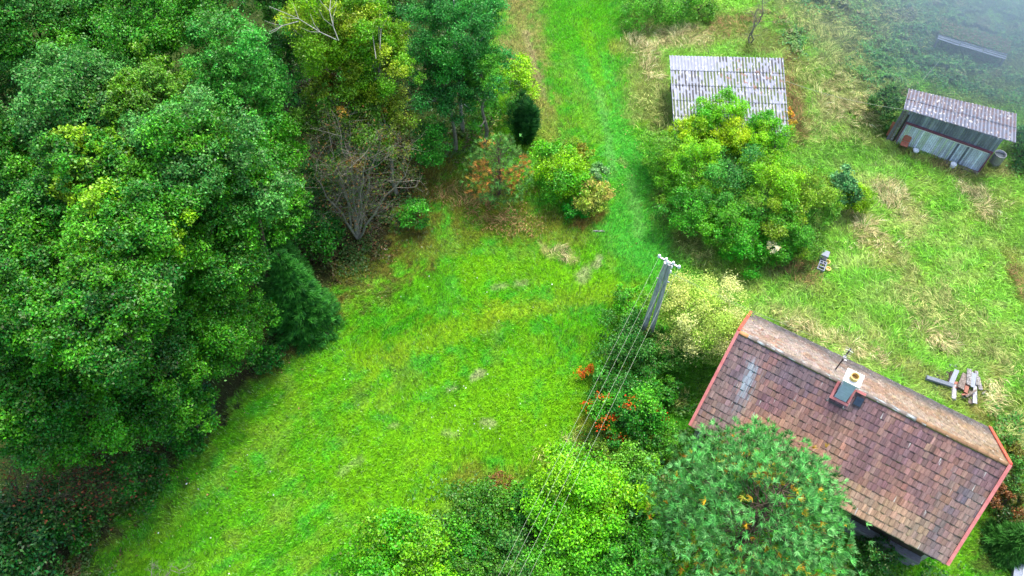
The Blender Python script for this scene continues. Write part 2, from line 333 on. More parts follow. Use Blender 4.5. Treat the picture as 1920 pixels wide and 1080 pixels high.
def broadleaf(name, label, cat, px, py, zc, rpx, R3, n, leaf, pal, seed, nclump=26, group=None, bark=None, trunk_r=.16, sub=14, lim=14,
              low=-.35, clr=.38, up=.5, aspect=.6, rnd=.8, names=('trunk', 'crown'), cvar=.22, subr=.36, lean=(0, 0), green=None):
    """px,py,zc crown centre; rpx half-width in photo pixels; R3 relative radii"""
    rng = np.random.default_rng(seed)
    cen = P(px, py, zc); r = rpx/PXM(cen); R = np.array(R3)*r
    base = np.array([cen[0]+lean[0], cen[1]+lean[1], 0.])
    root = empty(name, base, label=label, cat=cat, group=group)
    clc, clr_ = ell_clumps(cen, R*.82, nclump, clr*r, rng, low)
    clc[:, 2] = np.maximum(clc[:, 2], clr_*.5)
    V, Fq, col = foliage(clc, clr_, n, leaf, pal, rng, cen, sub=sub, up=up, rnd=rnd, aspect=aspect, cvar=cvar, subr=subr, green=green)
    V[:, 2] = np.maximum(V[:, 2], .02)
    npmesh(names[1], V, Fq, 4, LEAF, col, root, base)
    mb = MB(); limbs(mb, base-np.array([0, 0, .1]), cen, R, clc, rng, trunk_r, lim); mb.build(names[0], bark or BARK, root, origin=base, smooth=True)
    return root
# palettes (albedo)
MIDG = [(.035, .20, .012), (.05, .25, .014), (.03, .17, .02), (.06, .27, .012)]
BLUEG = [(.045, .20, .05), (.06, .24, .065), (.04, .19, .035)]
YELG = [(.13, .32, .008), (.10, .28, .01), (.16, .34, .01)]
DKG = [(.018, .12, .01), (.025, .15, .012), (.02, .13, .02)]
FRESH = [(.10, .40, .01), (.07, .34, .012), (.14, .42, .008)]
# ------------------------------------------------------------------ forest
FG = 'trees of the wood on the left'
FT = [
 # label, px,py,z,r,R3,n,leaf,pal,clumps
 ('pale green broad tree filling the top left corner of the wood', 70, 50, 11, 135, (1, 1, .8), MIDG+BLUEG),
 ('fresh green tree at the top edge of the wood, right of the corner tree', 255, 55, 11, 130, (1, 1, .8), MIDG),
 ('greyish blue-green round crown ringed by yellower crowns in the upper wood', 150, 175, 12, 100, (1, 1, .7), BLUEG),
 ('yellowish green small crown right of the greyish blue-green round crown', 275, 185, 12, 80, (1, 1, .8), [(.08, .25, .01), (.07, .22, .02)]),
 ('fresh blue-green tall crown with upright plumes, left of the yellow birch', 455, 165, 9, 95, (1, 1, 1.3), [(.04, .26, .045), (.06, .3, .05)]),
 ('bright green lower crown between the upright plumed crown and the bare tree', 515, 270, 7, 62, (1, 1, 1.2), [(.06, .3, .012), (.05, .27, .02)]),
 ('dark green crown at the left picture edge below the blue-green crown', 40, 290, 10, 95, (1, 1, .8), MIDG+DKG),
 ('yellow-topped crown standing out near the middle left of the wood', 165, 310, 12.5, 80, (1, 1, .8), YELG+MIDG),
 ('mottled grey-green broad crown in the very middle of the wood', 350, 290, 12, 115, (1, 1, .7), BLUEG+MIDG),
 ('shining small-leaved crown bulging toward the bare tree', 460, 350, 10, 85, (1, 1, .9), BLUEG+MIDG),
 ('dense green crown at left edge beside two shaded hollows', 55, 450, 11, 105, (1, 1, .8), MIDG),
 ('lime speckled crown below the yellow-topped crown', 235, 440, 12, 100, (1, 1, .7), MIDG+YELG[:1]),
 ('evenly dark green crown directly left of the small spruce', 400, 480, 8, 110, (1, 1, 1), MIDG),
 ('shaded crown at the left edge halfway down the wood', 60, 600, 11, 100, (1, 1, .8), MIDG+DKG),
 ('deep green domed crown in the lower middle of the wood', 210, 590, 11.5, 110, (1, 1, .8), DKG+MIDG),
 ('large green crown hanging over the meadow below the small spruce', 410, 615, 4.6, 98, (1, 1, 1.5), MIDG),
 ('speckled dark crown above the dark hollow at the meadow edge', 300, 700, 5.5, 100, (1, 1, 1.4), MIDG+DKG),
 ('pale leaved crown at the left edge near the russet thicket', 50, 745, 8, 100, (1, 1, 1.1), MIDG+DKG),
 ('lowest round crown of the wood, just above the russet thicket', 165, 790, 5, 98, (1, 1, 1.4), MIDG),
 ('small crown jutting toward the meadow between dark hollow and blue-leaved bush', 335, 770, 3, 60, (1, 1, 1.3), MIDG),
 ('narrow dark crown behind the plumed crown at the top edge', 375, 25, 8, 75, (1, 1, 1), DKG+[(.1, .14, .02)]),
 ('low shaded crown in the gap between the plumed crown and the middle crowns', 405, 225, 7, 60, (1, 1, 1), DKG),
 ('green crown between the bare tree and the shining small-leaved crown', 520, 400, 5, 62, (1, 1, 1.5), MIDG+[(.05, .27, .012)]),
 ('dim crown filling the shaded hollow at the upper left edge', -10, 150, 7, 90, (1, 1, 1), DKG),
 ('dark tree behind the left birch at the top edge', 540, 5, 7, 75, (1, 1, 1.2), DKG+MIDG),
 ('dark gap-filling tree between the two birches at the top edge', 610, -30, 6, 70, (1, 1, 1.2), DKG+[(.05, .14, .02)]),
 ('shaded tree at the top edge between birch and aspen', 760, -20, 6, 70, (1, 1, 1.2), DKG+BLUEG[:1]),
]
for i, (lab, px, py, z, r, R3, pal) in enumerate(FT):
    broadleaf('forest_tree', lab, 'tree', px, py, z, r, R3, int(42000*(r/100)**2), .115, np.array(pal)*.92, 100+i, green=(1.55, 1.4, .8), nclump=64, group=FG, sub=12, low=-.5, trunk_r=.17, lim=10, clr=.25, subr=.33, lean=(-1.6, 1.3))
broadleaf('leafy_bush', 'blue-grey leaved bush at the dark hollow on the meadow edge', 'bush', 345, 770, 1.8, 45, (1, 1, .9), 7000, .15, [(.03, .13, .08), (.02, .1, .05)], 140, 12, names=('stem', 'foliage'), trunk_r=.06)
broadleaf('leafy_bush', 'dark bush in the bottom left corner under the russet twigs', 'bush', 40, 1010, 2, 95, (1, 1, .7), 12000, .16, [(.01, .06, .02), (.015, .08, .02)], 141, 16, names=('stem', 'foliage'), trunk_r=.06)
broadleaf('leafy_bush', 'low bush in deep shade under the wood, above the spruce', 'bush', 590, 440, 1.4, 60, (1, 1, .8), 6000, .14, DKG, 142, 12, names=('stem', 'foliage'), trunk_r=.06)
broadleaf('leafy_bush', 'small green bush on brown litter right of the bare tree', 'bush', 775, 400, .8, 34, (1, 1, .7), 2600, .12, [(.05, .24, .02), (.03, .16, .02)], 143, 8, names=('stem', 'foliage'), trunk_r=.04)
broadleaf('leafy_bush', 'drooping green bush at the foot of the aspen', 'bush', 810, 265, 2, 45, (1, 1, 1), 6500, .12, [(.03, .2, .03), (.05, .25, .03)], 144, 12, names=('stem', 'foliage'), trunk_r=.05)
broadleaf('leafy_bush', 'dark understorey bush between the aspen and the bare tree', 'bush', 700, 215, 2, 60, (1, 1, .8), 6000, .13, DKG+MIDG, 145, 12, names=('stem', 'foliage'), trunk_r=.05)
broadleaf('leafy_bush', 'shaded bush in the gap between the wood and the left birch', 'bush', 552, 110, 3, 62, (1, 1, 1), 9000, .12, DKG+MIDG, 146, 14, names=('stem', 'foliage'), trunk_r=.06)
broadleaf('leafy_bush', 'dim green bush low under the yellow-green birches', 'bush', 650, 200, 2.5, 62, (1, 1, 1), 8000, .12, MIDG, 147, 14, names=('stem', 'foliage'), trunk_r=.06)
# birch: hanging yellow-green sprays, white branches
def birch(label, px, py, zc, rpx, seed, pal, n, bark, branches, name='birch_tree', R3=(1, 1, 1.2), leaf=.11, nclump=64, low=-.7, clr=.2):
    rng = np.random.default_rng(seed); cen = P(px, py, zc); r = rpx/PXM(cen); R = np.array(R3)*r
    base = np.array([cen[0], cen[1], 0.]); root = empty(name, base, label=label, cat='tree')
    clc, cr = ell_clumps(cen, R*.85, nclump, clr*r, rng, low, .4)
    V, Fq, col = foliage(clc, cr, n, leaf, pal, rng, cen, sub=16, up=.2, rnd=1.0, aspect=.5, cvar=.35, green=(1.1, 1.3, .8))
    # droop: stretch each leaf downward from its clump
    npmesh('crown', V, Fq, 4, LEAF, col, root, base)
    mb = MB(); limbs(mb, base, cen, R, clc, rng, .13, 10); mb.build('trunk', bark, root, origin=base, smooth=True)
    for b in branches:
        pts = [P(*q) for q in b]; m2 = MB(); m2.tube(pts, np.linspace(.022, .01, len(pts)), 6)
        for k in range(1, len(pts)-1):
            for s in (-1, 1):
                d = unit(pts[k+1]-pts[k-1]); e = pts[k]+d*.7+np.cross(d, [0, 0, 1])*s*.5+np.array([0, 0, .2]); m2.tube([pts[k], (pts[k]+e)/2+rng.normal(size=3)*.06, e], [.013, .009, .005], 4)
        m2.build('branch', BIRCH, root, origin=base, smooth=True)
BG = [(.15, .32, .01), (.20, .36, .01), (.11, .28, .012), (.26, .33, .02)]
birch('yellow-green birch with bare white branches at the top edge', 640, 55, 10, 112, 201, BG, 60000, BIRCH,
      [[(632, 75, 12.4), (600, 60, 12.8), (560, 35, 13), (505, 12, 13)], [(635, 76, 12.4), (625, 50, 12.9), (618, 20, 13.2), (622, -20, 13.2)], [(560, 40, 12.8), (530, 48, 12.8), (505, 60, 12.6)]])
birch('second yellow-green birch with drooping sprays, left of the aspen', 700, 110, 8.5, 85, 202, BG+[(.12, .3, .01)], 42000, BIRCH,
      [[(705, 110, 10), (698, 60, 10.5), (695, 10, 11), (690, -20, 11)], [(712, 100, 9.8), (714, 60, 10.2), (712, 20, 10.8)]])
birch('blue-green aspen with a pale bent trunk showing on its left', 855, 60, 7.5, 105, 203, [(.035, .20, .05), (.05, .24, .06), (.04, .22, .035)], 60000, BIRCH,
      [[(780, 215, 2.5), (779, 170, 4), (772, 120, 6), (770, 60, 8)]], name='aspen_tree', R3=(1, 1, 1.3))
birch('pale green thin tree hanging over the track edge', 905, 150, 5, 60, 204, [(.07, .27, .03), (.1, .3, .03)], 15000, GREYBARK, [], name='young_tree', low=-.6)
birch('blue-green lower tree with bare pale twigs on its left', 845, 165, 5, 70, 205, [(.035, .18, .045), (.05, .22, .05)], 26000, GREYBARK,
      [[(770, 205, 4), (810, 190, 5), (835, 160, 6), (845, 140, 6.5)], [(800, 200, 4.5), (780, 190, 5), (760, 180, 5)], [(870, 195, 5), (885, 208, 4.5)]], name='young_tree', low=-.6)
birch('thin tree turning orange and yellow in front of the birches', 640, 215, 6.5, 78, 206, [(.2, .26, .02), (.33, .17, .03), (.14, .26, .02), (.10, .22, .02)], 20000, GREYBARK, [], name='autumn_tree', R3=(1, 1, 1.0), leaf=.13)
birch('sparse tree of yellow-green leaves just above the bare tree', 720, 235, 5.5, 62, 207, [(.14, .28, .02), (.2, .24, .03)], 11000, GREYBARK, [], name='autumn_tree', leaf=.12)
broadleaf('leafy_bush', 'acid yellow-green bush beside the track, behind the columnar conifer', 'bush', 970, 160, 1.8, 42, (1, 1, 1), 6000, .12, [(.22, .40, .005), (.16, .36, .005)], 208, 12, names=('stem', 'foliage'), trunk_r=.05)
broadleaf('leafy_bush', 'thin green bush at the foot of the pale track', 'bush', 920, 225, 1.0, 36, (1, 1, .8), 2600, .12, [(.07, .22, .03), (.12, .16, .03)], 209, 8, names=('stem', 'foliage'), trunk_r=.05)
# bare tree
def bare_tree(name, label, px, py, tops, seed, mat, ntw=7, leafn=0, twr=.012, ts=1.0):
    rng = np.random.default_rng(seed); base = P(px, py, 0); root = empty(name, base, label=label, cat='tree'); mb = MB(); tips = []
    def grow(p, d, L, r, lev):
        n = 4; pts = [p]; dd = d
        for k in range(n):
            dd = unit(dd+rng.normal(size=3)*.13+np.array([0, 0, .04])); pts.append(pts[-1]+dd*L/n)
        mb.tube(pts, np.linspace(r, r*.45, n+1), 5 if lev < 2 else 3, cap=False); tips.append(pts[-1])
        if lev < 3:
            for k in range([5, 5, 4][lev]):
                j = rng.integers(1, n+1); s = unit(np.cross(dd, rng.normal(size=3)))
                grow(pts[j], unit(dd*.7+s*.85), L*(.5+.2*rng.random()), r*.42, lev+1)
    for t in tops:
        e = P(*t); n = 8; pts = [base+(e-base)*k/n+np.array([rng.normal(), rng.normal(), 0])*.1*(0 < k < n)+np.array([0, 0, .4])*sin(pi*k/n) for k in range(n+1)]
        mb.tube(pts, np.linspace(.11, .035, n+1)*ts, 7)
        L = np.linalg.norm(e-base)
        for k in range(2, n+1):
            for _ in range(2): s = unit(rng.normal(size=3)); d = unit(pts[k]-pts[k-1]); grow(pts[k], unit(d*.55+s*.8), L*.22*(.7+.6*rng.random()), .024*ts, 1)
    mb.build('branches', mat, root, origin=base, smooth=True)
    if leafn:
        T = np.array(tips); q = rng.integers(len(T), size=leafn); c = T[q]+rng.normal(size=(leafn, 3))*.22
        pal = np.array([(.14, .12, .03), (.12, .2, .02), (.2, .09, .03), (.06, .17, .03)])
        V, Fq, col = leaf_quads(c, unit(rng.normal(size=(leafn, 3))+np.array([0, 0, .6])), np.full(leafn, .11), np.full(leafn, .06), pal[rng.integers(4, size=leafn)], rng)
        npmesh('leaves', V, Fq, 4, DRY, col, root, base)
    return root
bare_tree('bare_tree', 'nearly leafless many-stemmed tree with grey trunks beside the dark wood', 672, 450,
          [(615, 240, 6.5), (640, 255, 7), (715, 255, 6), (660, 300, 6), (590, 330, 5), (760, 330, 4.5), (625, 290, 6), (690, 280, 6.5)], 301, GREYBARK, leafn=3600, ts=.7)
bare_tree('bare_tree', 'leafless twiggy sapling above the grey sheet roof near the top edge', 1405, 85, [(1438, -10, 4), (1418, 20, 3)], 302, GREYBARK, ts=.5)
bare_tree('bare_tree', 'dry pale twigs rising from the grass at the bottom edge', 300, 1100, [(292, 1060, 1.0), (345, 1066, .9)], 303, GREYBARK, ts=.25)
# ------------------------------------------------------------------ conifers
def needles(c, d, cnt, L, wd, spread, col, rng):
    """cnt needles round direction d at every tuft centre c"""
    n = len(c)*cnt; cc = np.repeat(c, cnt, 0); dd = np.repeat(d, cnt, 0)
    v = unit(dd+rng.normal(size=(n, 3))*spread); s = unit(np.cross(v, rng.normal(size=(n, 3))))
    LL = L*(.7+.5*rng.random(n))[:, None]
    V = np.stack([cc-s*wd/2, cc+s*wd/2, cc+v*LL+s*wd*.2, cc+v*LL-s*wd*.2], 1).reshape(-1, 3)
    return V, np.arange(n*4).reshape(-1, 4), np.repeat(np.repeat(col, cnt, 0)*(1+.15*rng.normal(size=(n, 1))), 4, 0)
def pine(label, base, H, R, seed, ntuft, pal, inner, rate, L=.2, cnt=22, zlow=.12, power=.75, tr=.16, spread=.55, wd=.022):
    rng = np.random.default_rng(seed); root = empty('pine_tree', base, label=label, cat='tree'); mb = MB(); base = np.array(base, float)
    top = base+np.array([0, 0, H]); mb.tube([base, base+np.array([.1, .05, H*.4]), base+np.array([0, .1, H*.75]), top], [tr, tr*.8, tr*.45, .02], 8)
    TC = []; TD = []; TI = []
    levels = np.linspace(zlow, .97, 15)
    for li, t in enumerate(levels):
        prof = (1-((t-.28)/.74)**2)**power if t > .28 else .75+.25*t/.28
        rr = R*max(prof, .08); nb = 9 if t < .8 else 6
        for k in range(nb):
            a = 2*pi*k/nb+li*1.1+rng.normal()*.2; Lb = rr*(.8+.3*rng.random())
            s = base+np.array([0, 0, H*t-.25*Lb]); e = s+np.array([cos(a)*Lb, sin(a)*Lb, Lb*.35+.1])
            mid = (s+e)/2+np.array([0, 0, -.08*Lb]); mb.tube([s, mid, e], [tr*.2, tr*.12, .008], 4, cap=False)
            m = max(3, int(ntuft*Lb/(R*100)))
            u = .35+.65*rng.random(m)**.6; side = rng.normal(size=m)*Lb*.2*u
            px_ = s+(e-s)*u[:, None]+np.array([-sin(a), cos(a), 0])*side[:, None]+rng.normal(size=(m, 3))*.1+np.array([0, 0, .12])
            TC.append(px_); TD.append(unit(np.array([cos(a), sin(a), .9])+rng.normal(size=(m, 3))*.45)); TI.append(u)
    TC = np.vstack(TC); TD = np.vstack(TD); TI = np.concatenate(TI); pal = np.array(pal); inner = np.array(inner)
    col = pal[rng.integers(len(pal), size=len(TC))]; k = (rng.random(len(TC)) < rate*(1.35-TI)/.8*2.6*sm(vnoise(TC[:, 0]*1.3, TC[:, 1]*1.3+TC[:, 2]*.9, 8), .5, .72))
    col[k] = inner[rng.integers(len(inner), size=k.sum())]
    col = col*np.clip(1+.45*rng.normal(size=(len(col), 1)), .35, 1.8)
    V, Fq, cc = needles(TC, TD, cnt, L, wd, spread, np.clip(col, .005, 1), rng)
    npmesh('crown', V, Fq, 4, NEEDLE, cc*np.array([2.1, 1.85, 1.15]), root, base); mb.build('trunk', BARK, root, origin=base, smooth=True)
pc = P(1420, 972, 4.6)
pine('big rounded blue-green pine with yellow inner needles in front of the house', (pc[0], pc[1], 0), 8.3, 4.05, 401, 6800,
     [(.045, .20, .07), (.06, .24, .09), (.035, .15, .04), (.10, .28, .14)], [(.30, .22, .02), (.22, .13, .02), (.16, .2, .03)], .09, L=.21, cnt=20, spread=.55, wd=.022)
pc = P(935, 330, 1.6)
pine('small thin olive-green pine with browned needles left of the bright shrub', (pc[0], pc[1], 0), 4.3, 2.0, 402, 800,
     [(.05, .17, .06), (.07, .2, .06), (.06, .14, .04)], [(.25, .13, .05), (.2, .16, .04)], .4, L=.2, cnt=18, tr=.08, wd=.022)
def spruce(name, label, base, H, R, seed, n, pal, droop=-.25, L=.3):
    rng = np.random.default_rng(seed); root = empty(name, base, label=label, cat='tree'); base = np.array(base, float); mb = MB()
    mb.tube([base, base+np.array([0, 0, H])], [.1, .02], 7)
    TC = []; TD = []
    for li, t in enumerate(np.linspace(.08, .97, 18)):
        rr = R*(1-t)**.8+.08; nb = 11
        for k in range(nb):
            a = 2*pi*k/nb+li*.7+rng.normal()*.1; Lb = rr*(.8+.35*rng.random()); s = base+np.array([0, 0, H*t]); e = s+np.array([cos(a)*Lb, sin(a)*Lb, droop*Lb])
            mb.tube([s, e], [.02, .006], 3, cap=False); m = max(2, int(n*Lb/R))
            u = rng.random(m)**.7; sd_ = rng.normal(size=m)*(1-u*.5)*Lb*.16
            TC.append(s+(e-s)*u[:, None]+np.array([-sin(a), cos(a), 0])*sd_[:, None]); TD.append(unit(np.array([cos(a), sin(a), .05])+rng.normal(size=(m, 3))*.35))
    TC = np.vstack(TC); TD = np.vstack(TD); pal = np.array(pal); col = pal[rng.integers(len(pal), size=len(TC))]*(1+.2*rng.normal(size=(len(TC), 1)))
    V, Fq, cc = needles(TC, TD, 8, L, .03, .35, np.clip(col, .003, 1), rng)
    npmesh('crown', V, Fq, 4, NEEDLE, cc, root, base); mb.build('trunk', BARK, root, origin=base)
pc = P(574, 600, 0.4); spruce('spruce_tree', 'dark green young spruce standing at the meadow edge of the wood', (pc[0], pc[1], 0), 6.2, 1.75, 403, 60, [(.04, .24, .02), (.06, .3, .03), (.02, .15, .02)])
pc = P(535, 520, .8); spruce('spruce_tree', 'second young spruce half hidden under the wood, left of the dark one', (pc[0], pc[1], 0), 5.2, 1.4, 404, 40, [(.05, .24, .03), (.06, .28, .03)])
def column_conifer(label, base, H, R, seed, pal, n):
    rng = np.random.default_rng(seed); root = empty('columnar_conifer', base, label=label, cat='tree'); base = np.array(base, float)
    np_ = 13; q = rng.integers(np_, size=n); pa_ = rng.random(np_)*2*pi; pr_ = R*.62*np.sqrt(rng.random(np_)); pr_[0] = 0; ph_ = H*(1-.45*(pr_/R)**1.2)*(.6+.5*rng.random(np_))
    z = rng.random(n)**.85; a = rng.random(n)*2*pi; r = R*.3*np.sin(np.clip(z*.85+.13, 0, 1)*pi)**.7*rng.random(n)**.4
    c = base+np.stack([np.cos(pa_[q])*pr_[q]*(.6+.5*z)+np.cos(a)*r, np.sin(pa_[q])*pr_[q]*(.6+.5*z)+np.sin(a)*r, z*ph_[q]], 1)
    d = unit(np.stack([np.cos(a)*.6, np.sin(a)*.6, np.full(n, 1.)], 1)+rng.normal(size=(n, 3))*.25); pal = np.array(pal)
    V, Fq, cc = needles(c, d, 5, .34, .03, .3, pal[rng.integers(len(pal), size=n)], rng); npmesh('crown', V, Fq, 4, NEEDLE, cc, root, base)
    mb = MB(); mb.tube([base, base+np.array([0, 0, H*.9])], [.09, .02], 6); mb.build('trunk', BARK, root, origin=base)
pc = P(980, 262, 0); column_conifer('very dark columnar conifer beside the track', (pc[0], pc[1], 0), 3.5, 1.25, 405, [(.01, .08, .02), (.03, .17, .03), (.05, .22, .04)], 2700)
pc = P(1905, 1015, 0); spruce('conifer_bush', 'feathery green conifer bush in the bottom right corner beside the pale strip', (pc[0]-.5, pc[1]-.2, 0), 1.9, 1.05, 406, 26, [(.06, .24, .03), (.04, .17, .02)])
# ------------------------------------------------------------------ shrubs
def shrub(label, px, py, zc, r, R3, n, leaf, pal, seed, ncl=14, name='shrub', **k):
    k.setdefault('green', (1.65, 1.38, .7)); k.setdefault('clr', .3); ncl = int(ncl*1.5)
    return broadleaf(name, label, 'shrub', px, py, zc, r, R3, int(n*1.4), leaf*.86, pal, seed, ncl, names=('stem', 'foliage'), trunk_r=.06, lim=8, **k)
shrub('bright green shrub between the small pine and the mown track', 1052, 318, 1.3, 58, (.95, 1.1, .8), 11000, .13, [(.07, .34, .01), (.14, .38, .005), (.05, .27, .02)], 501, 20)
shrub('low deep green shrub at the foot of the yellow-cream shrub', 1076, 395, .5, 22, (1, 1, .8), 1800, .12, [(.02, .26, .02)], 502, 6)
shrub('yellow-cream leaved shrub at the end of the row by the track', 1112, 372, 1.1, 38, (1, 1, .8), 5200, .11, [(.24, .32, .10), (.18, .32, .05), (.27, .29, .12)], 503, 12)
shrub('small blue-green shrub top poking out above the yellow-cream shrub', 1122, 325, 1.2, 24, (1, 1, .9), 2200, .1, [(.12, .3, .2), (.08, .26, .12)], 504, 7)
shrub('olive shrub behind the bright green shrub, on the track side', 1085, 290, .8, 30, (1, 1, .8), 2600, .12, [(.12, .28, .02), (.17, .22, .03)], 505, 8)
MASS = 'shrubs of the thicket south of the grey sheet roof'
TH = [
 ('fresh green leafy top overlapping the grey sheet roof in its middle', 1352, 212, 2.6, 42, FRESH),
 ('slim green top overlapping the sheet roof, left of the middle one', 1320, 222, 2.6, 26, [(.05, .32, .02), (.08, .36, .01)]),
 ('slim green top overlapping the lower right of the sheet roof', 1430, 232, 2.4, 28, [(.05, .32, .02), (.08, .36, .01)]),
 ('yellow-green ball of leaves below the left corner of the sheet roof', 1290, 248, 2.2, 32, [(.20, .42, .005), (.14, .38, .005)]),
 ('brightest yellow-green dome directly under the middle of the sheet roof', 1372, 258, 2.2, 40, [(.22, .44, .005), (.17, .40, .005)]),
 ('green crown below the right corner of the sheet roof', 1445, 275, 2.0, 40, FRESH),
 ('green shrub reaching left toward the mown track', 1240, 290, 1.5, 44, [(.08, .33, .02), (.10, .33, .04)]),
 ('broad green shrub in the upper left of the thicket', 1305, 318, 2.4, 55, FRESH),
 ('dark blue-green shrub in the centre of the thicket', 1360, 350, 2.2, 60, [(.03, .2, .05), (.04, .24, .04)]),
 ('yellowish green crown in the centre right of the thicket', 1440, 350, 2.8, 55, [(.13, .38, .01), (.09, .32, .01)]),
 ('olive-green crown on the right side of the thicket', 1500, 350, 2.2, 55, [(.12, .29, .03), (.07, .28, .02)]),
 ('dark green shrub on the left flank of the thicket', 1290, 400, 1.6, 48, [(.03, .22, .02), (.04, .26, .02)]),
 ('green shrub in the lower middle of the thicket', 1365, 425, 1.8, 55, [(.04, .27, .02), (.06, .3, .015)]),
 ('deep green rounded shrub at the bottom tip of the thicket', 1400, 465, 1.1, 42, [(.03, .29, .015), (.04, .25, .02)]),
 ('green shrub at the lower right of the thicket, with orange tinge', 1470, 420, 1.9, 50, [(.06, .3, .02), (.13, .3, .02), (.05, .27, .03)]),
 ('light green low shrub at the right end of the thicket, left of the blue-green sapling', 1530, 385, 1.6, 44, [(.07, .27, .03), (.10, .3, .02)]),
 ('mossy green shrub in the right foot of the thicket', 1505, 455, .9, 34, [(.06, .24, .04), (.08, .27, .03)]),
 ('green shrub between the broad upper left shrub and the mown track', 1262, 345, 1.2, 38, [(.07, .3, .02), (.1, .32, .02)]),
 ('green shrub at the bottom right of the thicket near the concrete blocks', 1455, 460, 1.1, 38, [(.04, .27, .03), (.05, .3, .02)]),
]
for i, (lab, px, py, z, r, pal) in enumerate(TH):
    broadleaf('thicket_shrub', lab, 'shrub', px, py, z, r*1.1, (1, 1, .85), int(15000*(r/50)**2), .085, pal, 520+i, 26, group=MASS, green=(1.75, 1.35, .7), clr=.27, names=('stem', 'foliage'), trunk_r=.05, lim=7, sub=12)
shrub('small white-flowering shrub at the foot of the thicket', 1450, 463, 1.9, 16, (1.3, .8, .5), 420, .09, [(.65, .7, .65), (.5, .6, .5)], 540, 5)
shrub('blue-green round-leaved sapling right of the thicket', 1580, 352, 1.6, 36, (.8, 1, 1), 2900, .15, [(.08, .28, .17), (.04, .18, .09)], 541, 10)
shrub('feathery yellow-green shrub right of the blue-green sapling', 1608, 378, .9, 34, (1, 1, .8), 3800, .1, [(.16, .37, .005), (.12, .32, .01)], 542, 10)
shrub('pale cream variegated willow beside the utility pole', 1312, 600, 2.6, 84, (1, 1, .8), 56000, .085, [(.52, .50, .24), (.36, .46, .12), (.58, .54, .36), (.20, .34, .05), (.44, .48, .2)], 543, 42, name='willow_shrub', aspect=.55, clr=.26, green=(1.15, 1.4, .65), rnd=.7, subr=.42)
shrub('dark green hedge-like shrub below the utility pole', 1190, 655, 1.6, 62, (1, 1.1, .85), 13000, .11, [(.03, .17, .03), (.04, .2, .035), (.02, .13, .02)], 544, 18)
shrub('bright green shrub at the foot of the utility pole on the meadow side', 1185, 575, 1.0, 36, (1, 1, .8), 4500, .11, [(.06, .32, .015), (.05, .25, .03)], 545, 10)
shrub('green shrub between the hedge-like shrub and the pale willow', 1255, 665, 1.4, 46, (1, 1, .8), 7000, .11, [(.04, .2, .03), (.06, .24, .04)], 546, 12)
HDK = [(.025, .17, .02), (.035, .2, .03), (.05, .22, .02)]
for i, (lab, px, py, z, r_, pal) in enumerate([
 ('dark shrub between the hedge-like shrub and the berry shrub', 1160, 718, 1.0, 44, HDK), ('green shrub filling the hedge just right of the berry shrub, toward the house', 1232, 735, .9, 36, HDK+[(.07, .3, .02)]),
 ('mid green shrub under the right side of the berry shrub', 1225, 830, .9, 42, HDK), ('olive shrub at the meadow corner below the berry shrub', 1135, 862, .8, 44, [(.10, .24, .03), (.07, .2, .02)]),
 ('green shrub joining the dark bramble to the fresh green shrub', 1005, 955, 1.0, 46, HDK+[(.07, .3, .02)]), ('deep green shrub at the bottom edge left of the power lines', 885, 1050, 1.0, 52, HDK),
 ('green shrub squeezed between the fresh green shrub and the pine', 1235, 985, 1.2, 48, [(.05, .24, .03), (.08, .28, .02)]), ('light shrub at the bottom edge crossed by the power lines', 1040, 1060, 1.2, 60, [(.07, .32, .02), (.05, .26, .02)])]):
    shrub(lab, px, py, z, r_, (1.1, .9, .8), int(8000*(r_/50)**2), .12, pal, 570+i, 13, group='shrubs of the hedge along the meadow')
for i, (lab, px, py, z, r_, pal) in enumerate([
 ('olive bush on the left side of the bare tree', 605, 335, 1.6, 46, DKG+[(.05, .15, .02)]), ('dark olive bush directly behind the bare tree', 670, 300, 1.6, 50, DKG+[(.08, .13, .02)]), ('olive-green bush right behind the bare tree toward the aspen', 745, 320, 1.0, 40, [(.06, .15, .02), (.09, .12, .03)]),
 ('low dark bush in shadow between the lowest round crown and the meadow', 255, 895, 1.0, 58, DKG), ('shaded bush inside the russet thicket', 130, 985, 1.0, 60, DKG+[(.04, .1, .02)]), ('dark bush in the shade right below the blue-grey leaved bush', 350, 830, .8, 34, DKG),
 ('low dark bush at the shaded meadow edge left of the dark spruce', 500, 668, .8, 32, DKG)]):
    broadleaf('leafy_bush', lab, 'bush', px, py, z, r_, (1.15, .9, .8), int(6500*(r_/50)**2), .12, pal, 600+i, 14, names=('stem', 'foliage'), trunk_r=.04, lim=6, clr=.3)
def berries(root, pts, n, seed, pal=((.55, .06, .01), (.6, .15, .01))):
    rng = np.random.default_rng(seed); pts = [P(*q) for q in pts]; b = np.array(root.location)
    c = np.array(pts)[rng.integers(len(pts), size=n)]+rng.normal(size=(n, 3))*np.array([.22, .10, .08]); pal = np.array(pal)
    V, Fq, col = leaf_quads(c, unit(rng.normal(size=(n, 3))+np.array([0, 0, .8])), np.full(n, .08), np.full(n, .075), pal[rng.integers(len(pal), size=n)], rng)
    npmesh('berry_clusters', V, Fq, 4, DRY, col, root, b)['kind'] = 'stuff'
rw = shrub('dark green shrub hung with orange-red berry clusters, left of the house', 1178, 770, 1.6, 68, (1.1, .9, .85), 14000, .12, [(.03, .22, .02), (.02, .15, .02), (.06, .3, .02)], 547, 18, name='berry_shrub')
berries(rw, [(1105, 755, 1.6), (1110, 768, 1.6), (1140, 785, 2.2), (1150, 780, 2.2), (1180, 760, 2.9), (1185, 748, 2.9), (1205, 752, 2.6), (1240, 785, 1.9), (1165, 818, 1.6), (1150, 816, 1.4), (1128, 800, 1.9), (1222, 770, 2.3), (1132, 742, 2.2)], 620, 7)
